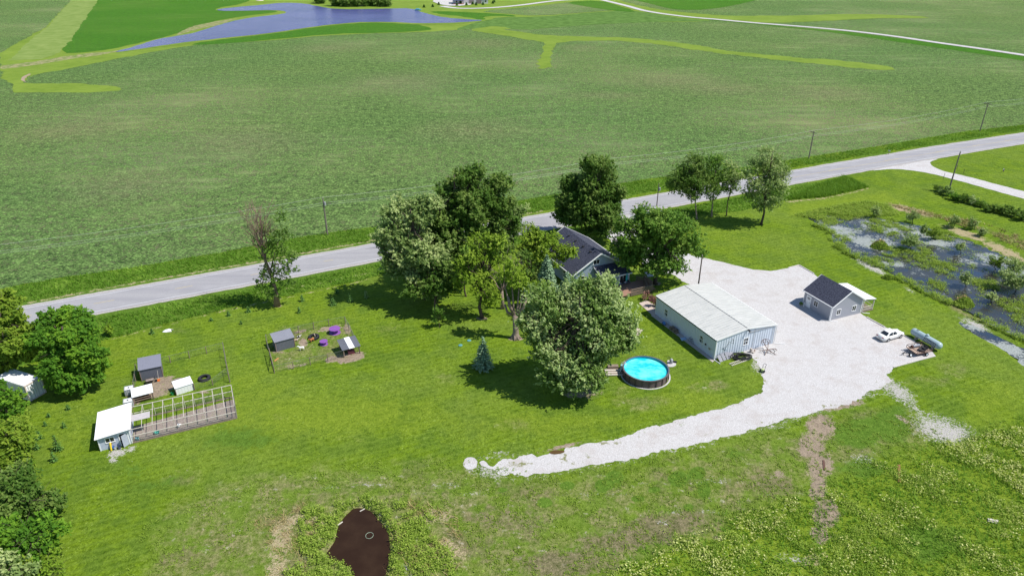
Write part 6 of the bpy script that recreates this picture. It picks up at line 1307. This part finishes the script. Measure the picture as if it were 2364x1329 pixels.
for y in (-.16, TW+.16):
    w = MB().lathe([(.16,-.09),(.3,-.1),(.32,0),(.3,.1),(.16,.09)], (TLn*.62,y,.32), 18, 'y').build("wheel", DARK, tr, smooth=True); MB().lathe([(0,-.1),(.17,-.1),(.17,.1),(0,.1)], (TLn*.62,y,.32), 12, 'y').build("rim", pmat("pale_rim",(.6,.72,.74),.4), w)
w = MB().lathe([(.16,-.09),(.3,-.1),(.32,0),(.3,.1),(.16,.09)], (0,0,0), 18, 'y').build("spare_wheel", DARK, None, smooth=True, loc=at(2101,823)+Vector((0,0,.3)), rz=ta_); w.rotation_euler.x = R(-25); MB().lathe([(0,-.1),(.17,-.1),(.17,.1),(0,.1)], n=12, axis='y').build("rim", pmat("white_rim",(.72,.74,.75),.4), w); tag(w, "spare wheel with a white rim leaning before the trailer", "wheel")
for i, (x, y) in enumerate(((1.45,.55),(2.35,.95))):
    tag(MB().lathe([(.34,0),(.52,.1),(.55,.26),(.52,.28),(.44,.1),(.28,.06),(0,.06)], n=26).build("rubber_tub", DARK, loc=local(tr,x,y,ZD+.01+i*.04), smooth=True), ("black rubber tub on the trailer deck, left one","black rubber tub on the trailer deck, next to the ramp gate")[i], "tub", "black tubs on the trailer")
t = thing("steel_drum", "grey cylinder lying across the front of the trailer deck", "drum", local(tr,.75,TW-.45,ZD+.25), ta_); MB().lathe([(0,0),(.22,0),(.24,.05),(.24,1.25),(.22,1.3),(0,1.3)], n=18, axis='x').build("shell", pmat("grey_drum",(.25,.26,.29),.4), t, smooth=True); MB().lathe([(0,-.3),(.22,-.28),(.24,-.1),(.2,-.02),(0,-.02)], n=14, axis='x').build("motor", RUST, t, smooth=True)

# ================================================================== UTILITY POLES
LIGHTW = pmat("power_wire", (.36,.40,.33), .5, .05, 1)
def upole(label, b, h, arm=False, lean=(0,0), box=False, r=.15, ang=0.43, top=True, name="utility_pole", cat="utility pole"):
    t = thing(name, label, cat, (b.x, b.y, 0)); tp = Vector((lean[0], lean[1], h))
    MB().tube([(0,0,-.2), tp], [r*1.15, r*.75], 10).build("pole", POLEWOOD if not top else pmat("grey_pole_wood",(.22,.18,.16),.9,.2,4) , t)
    nx, ny = -math.sin(ang), math.cos(ang)
    if arm:
        MB().bar((tp.x-nx*1.2,tp.y-ny*1.2,h-.4),(tp.x+nx*1.2,tp.y+ny*1.2,h-.4),.12,.14).bar((tp.x,tp.y,h-1.1),(tp.x+nx*.8,tp.y+ny*.8,h-.45),.05).bar((tp.x,tp.y,h-1.1),(tp.x-nx*.8,tp.y-ny*.8,h-.45),.05).build("crossarm", POLEWOOD, t)
        for s in (-1.1,-.6,.6,1.1): MB().lathe([(.04,0),(.07,.08),(.04,.18)], (tp.x+nx*s,tp.y+ny*s,h-.33), 8).build("insulator", CONC, t)
    else: MB().lathe([(.04,0),(.08,.1),(.04,.28)], (tp.x,tp.y,h), 8).build("insulator", CONC, t)
    if box: MB().lathe([(0,0),(.22,.02),(.22,.75),(0,.8)], (tp.x*.85+.3,tp.y*.85,h-1.6), 12).build("transformer", GALV, t)
    return t
PB = [Vector((-108.,112.5,0)), at(756,542), Vector((22.9,171.7,0)), at(1867,366), at(2262,303), Vector((226,264,0))]
PH_ = [8.6, 8.4, 8.2, 8.0, 9.3, 9.3]
labs = ["utility pole beyond the left picture edge", "wooden utility pole at the field edge left of the tree group", "utility pole hidden among the roadside trees", "utility pole at the field edge above the lone pale tree", "utility pole with a crossarm near the right picture edge", "utility pole beyond the right picture edge"]
for i in range(6): upole(labs[i], PB[i], PH_[i], arm=(i >= 3), box=(i in (1,)))
wires = thing("power_lines", "thin pale power lines strung along the field edge", "power line")
for j, dz in enumerate((.25, -1.0, -1.45)):
    mb = MB()
    for i in range(5):
        a = PB[i]+Vector((0,0,PH_[i]+dz)); b = PB[i+1]+Vector((0,0,PH_[i+1]+dz)); d = (b-a).length
        mb.tube([a.lerp(b,k/14)-Vector((0,0,4*(k/14)*(1-k/14)*d*.012)) for k in range(15)], .022 if j == 0 else .017, 4)
    mb.build("wire", LIGHTW, wires)
lp = at(2190,440.5); upole("leaning wooden utility pole at the shrub row by the side driveway", lp, 10.1, box=False, r=.17, lean=(0.1,0))
upole("short utility pole at the road edge right of the house tree", at(1516,477), 5.6, box=True, r=.12)
yb = at(1608,690); zt = next(z for z in np.arange(3, 20, .1) if proj(0, yb.y, z)[1] <= 592)
upole("slim dark yard pole rising behind the long metal shed", yb, float(zt), r=.13, top=False, name="yard_pole", cat="pole")
def signpost(lab, px, py, h, w=.05, head=None):
    t = thing("marker_post", lab, "post", at(px,py), R(25)); MB().bar((0,0,0),(0,0,h),w*1.6,w).build("post", STEEL if head is None else WOOD, t)
    if head: MB().box(-.22,.22,-.03,.03,h-.4,h).build("head", head, t)
signpost("thin dark post at the near edge of the side driveway", 2178, 412, 1.5); signpost("thin dark post on the grass right of the leaning pole", 2224, 401, 1.4); signpost("thin post half behind the leaning utility pole", 2209, 390, 1.3)
signpost("short white marker post on the far right lawn", 2316, 396, .8, .16, WHITE)
mbx = thing("mailbox", "grey mailbox on a post at the far road edge", "mailbox", at(2051,357), R(25)); MB().bar((0,0,0),(0,0,1.0),.1).build("post", WOOD, mbx); MB().prism([(-.12,1.0),(.12,1.0),(.12,1.16),(.07,1.26),(-.07,1.26),(-.12,1.16)], -.28, .28).build("box", GALV, mbx)
# ---- pond and rough ground bits
t = thing("hose_ring", "pale green ring of hose floating on the brown pond", "hose", at(853,1235,-.28)); MB().tube([(.42*math.cos(a),.45*math.sin(a),0) for a in np.linspace(.4,6.5,26)], .018, 6).build("hose", pmat("pale_green_hose",(.45,.58,.42),.5), t, smooth=True)
def board(lab, p, q, w, h, mat, z=0, name="board"):
    a, b = at(*p, z), at(*q, z); n = (a+b)/2
    tag(MB().bar((a.x-n.x,a.y-n.y,h/2),(b.x-n.x,b.y-n.y,h/2),w,h).build(name, mat, loc=(n.x,n.y,z+.01)), lab, "board")
board("short pale board floating at the top of the pond", (831,1180),(842,1174), .1, .05, PALEWOOD, -.3); board("short pale board at the left shore of the pond", (780,1212),(791,1204), .12, .06, PALEWOOD, -.3)
board("rusty brown plank lying in the muddy tyre track", (1901,1062),(1903,1083), .25, .06, RUST); board("long rusty plank standing out of the weeds right of the track", (2075,1073),(2076,1113), .3, .1, pmat("orange_brown_plank",(.30,.14,.06),.85,.2,5))
tag(MB().slab([(-.5,-.3,.1),(.5,-.25,.14),(.55,.3,.2),(-.45,.28,.12)], .06).slab([(-.45,-.1,.22),(.3,-.12,.24),(.3,.0,.24),(-.45,.02,.22)], .04).build("pallet_scrap", PALEWOOD, loc=at(2291,1203), rz=R(-25)), "pale broken pallet in the bottom right weeds", "pallet")
# ---- far farmhouse
fb = at(1046, 10); fh = thing("farmhouse", "distant white farmhouse with two garage doors at the top edge", "house", (fb.x, fb.y, 0), R(6))
k_ = zc_of(fb.y)/F_PX
gable(fh, 30, 12, 4.5, 8.5, pmat("white_siding",(.62,.60,.58),.7,.08,1), pmat("far_brown_roof",(.12,.10,.10),.8), .6, .6, None, None, .3)
for x in (13.5, 20): MB().box(x,x+4.4,-.12,.05,.1,3.1).build("garage_door", pmat("tan_garage_door",(.25,.20,.18),.6) if x < 15 else bpy.data.materials["tan_garage_door"], fh)
MB().box(0,9,-5,-.02,0,.5).build("terrace", pmat("brick_terrace",(.38,.16,.11),.8), fh); MB().box(.5,9,-4.6,-.1,3.2,3.5).box(.6,.9,-4.5,-4.2,.5,3.2).box(8.4,8.7,-4.5,-4.2,.5,3.2).build("porch", pmat("far_blue_porch",(.12,.16,.30),.7), fh)
for x in (3, 6, 28): window(fh, 'y-', x, 0, 2, 1.4, 1.5, 'h', .2)
tag(MB().cbox((0,0,.6),(5,2.2,.8)).cbox((-.3,0,1.2),(2.6,2,.7)).build("dock", pmat("teal_dock",(.10,.35,.45),.6), loc=at(965,25), bevel=.1), "small teal boat dock at the far lake shore", "dock")
tag(MB().lathe([(3.5,0),(2.2,1.1),(0,1.6)], n=9).build("rock_pile", CONC, loc=at(600,2)), "pale rock pile on the far shore at the top edge", "rocks")
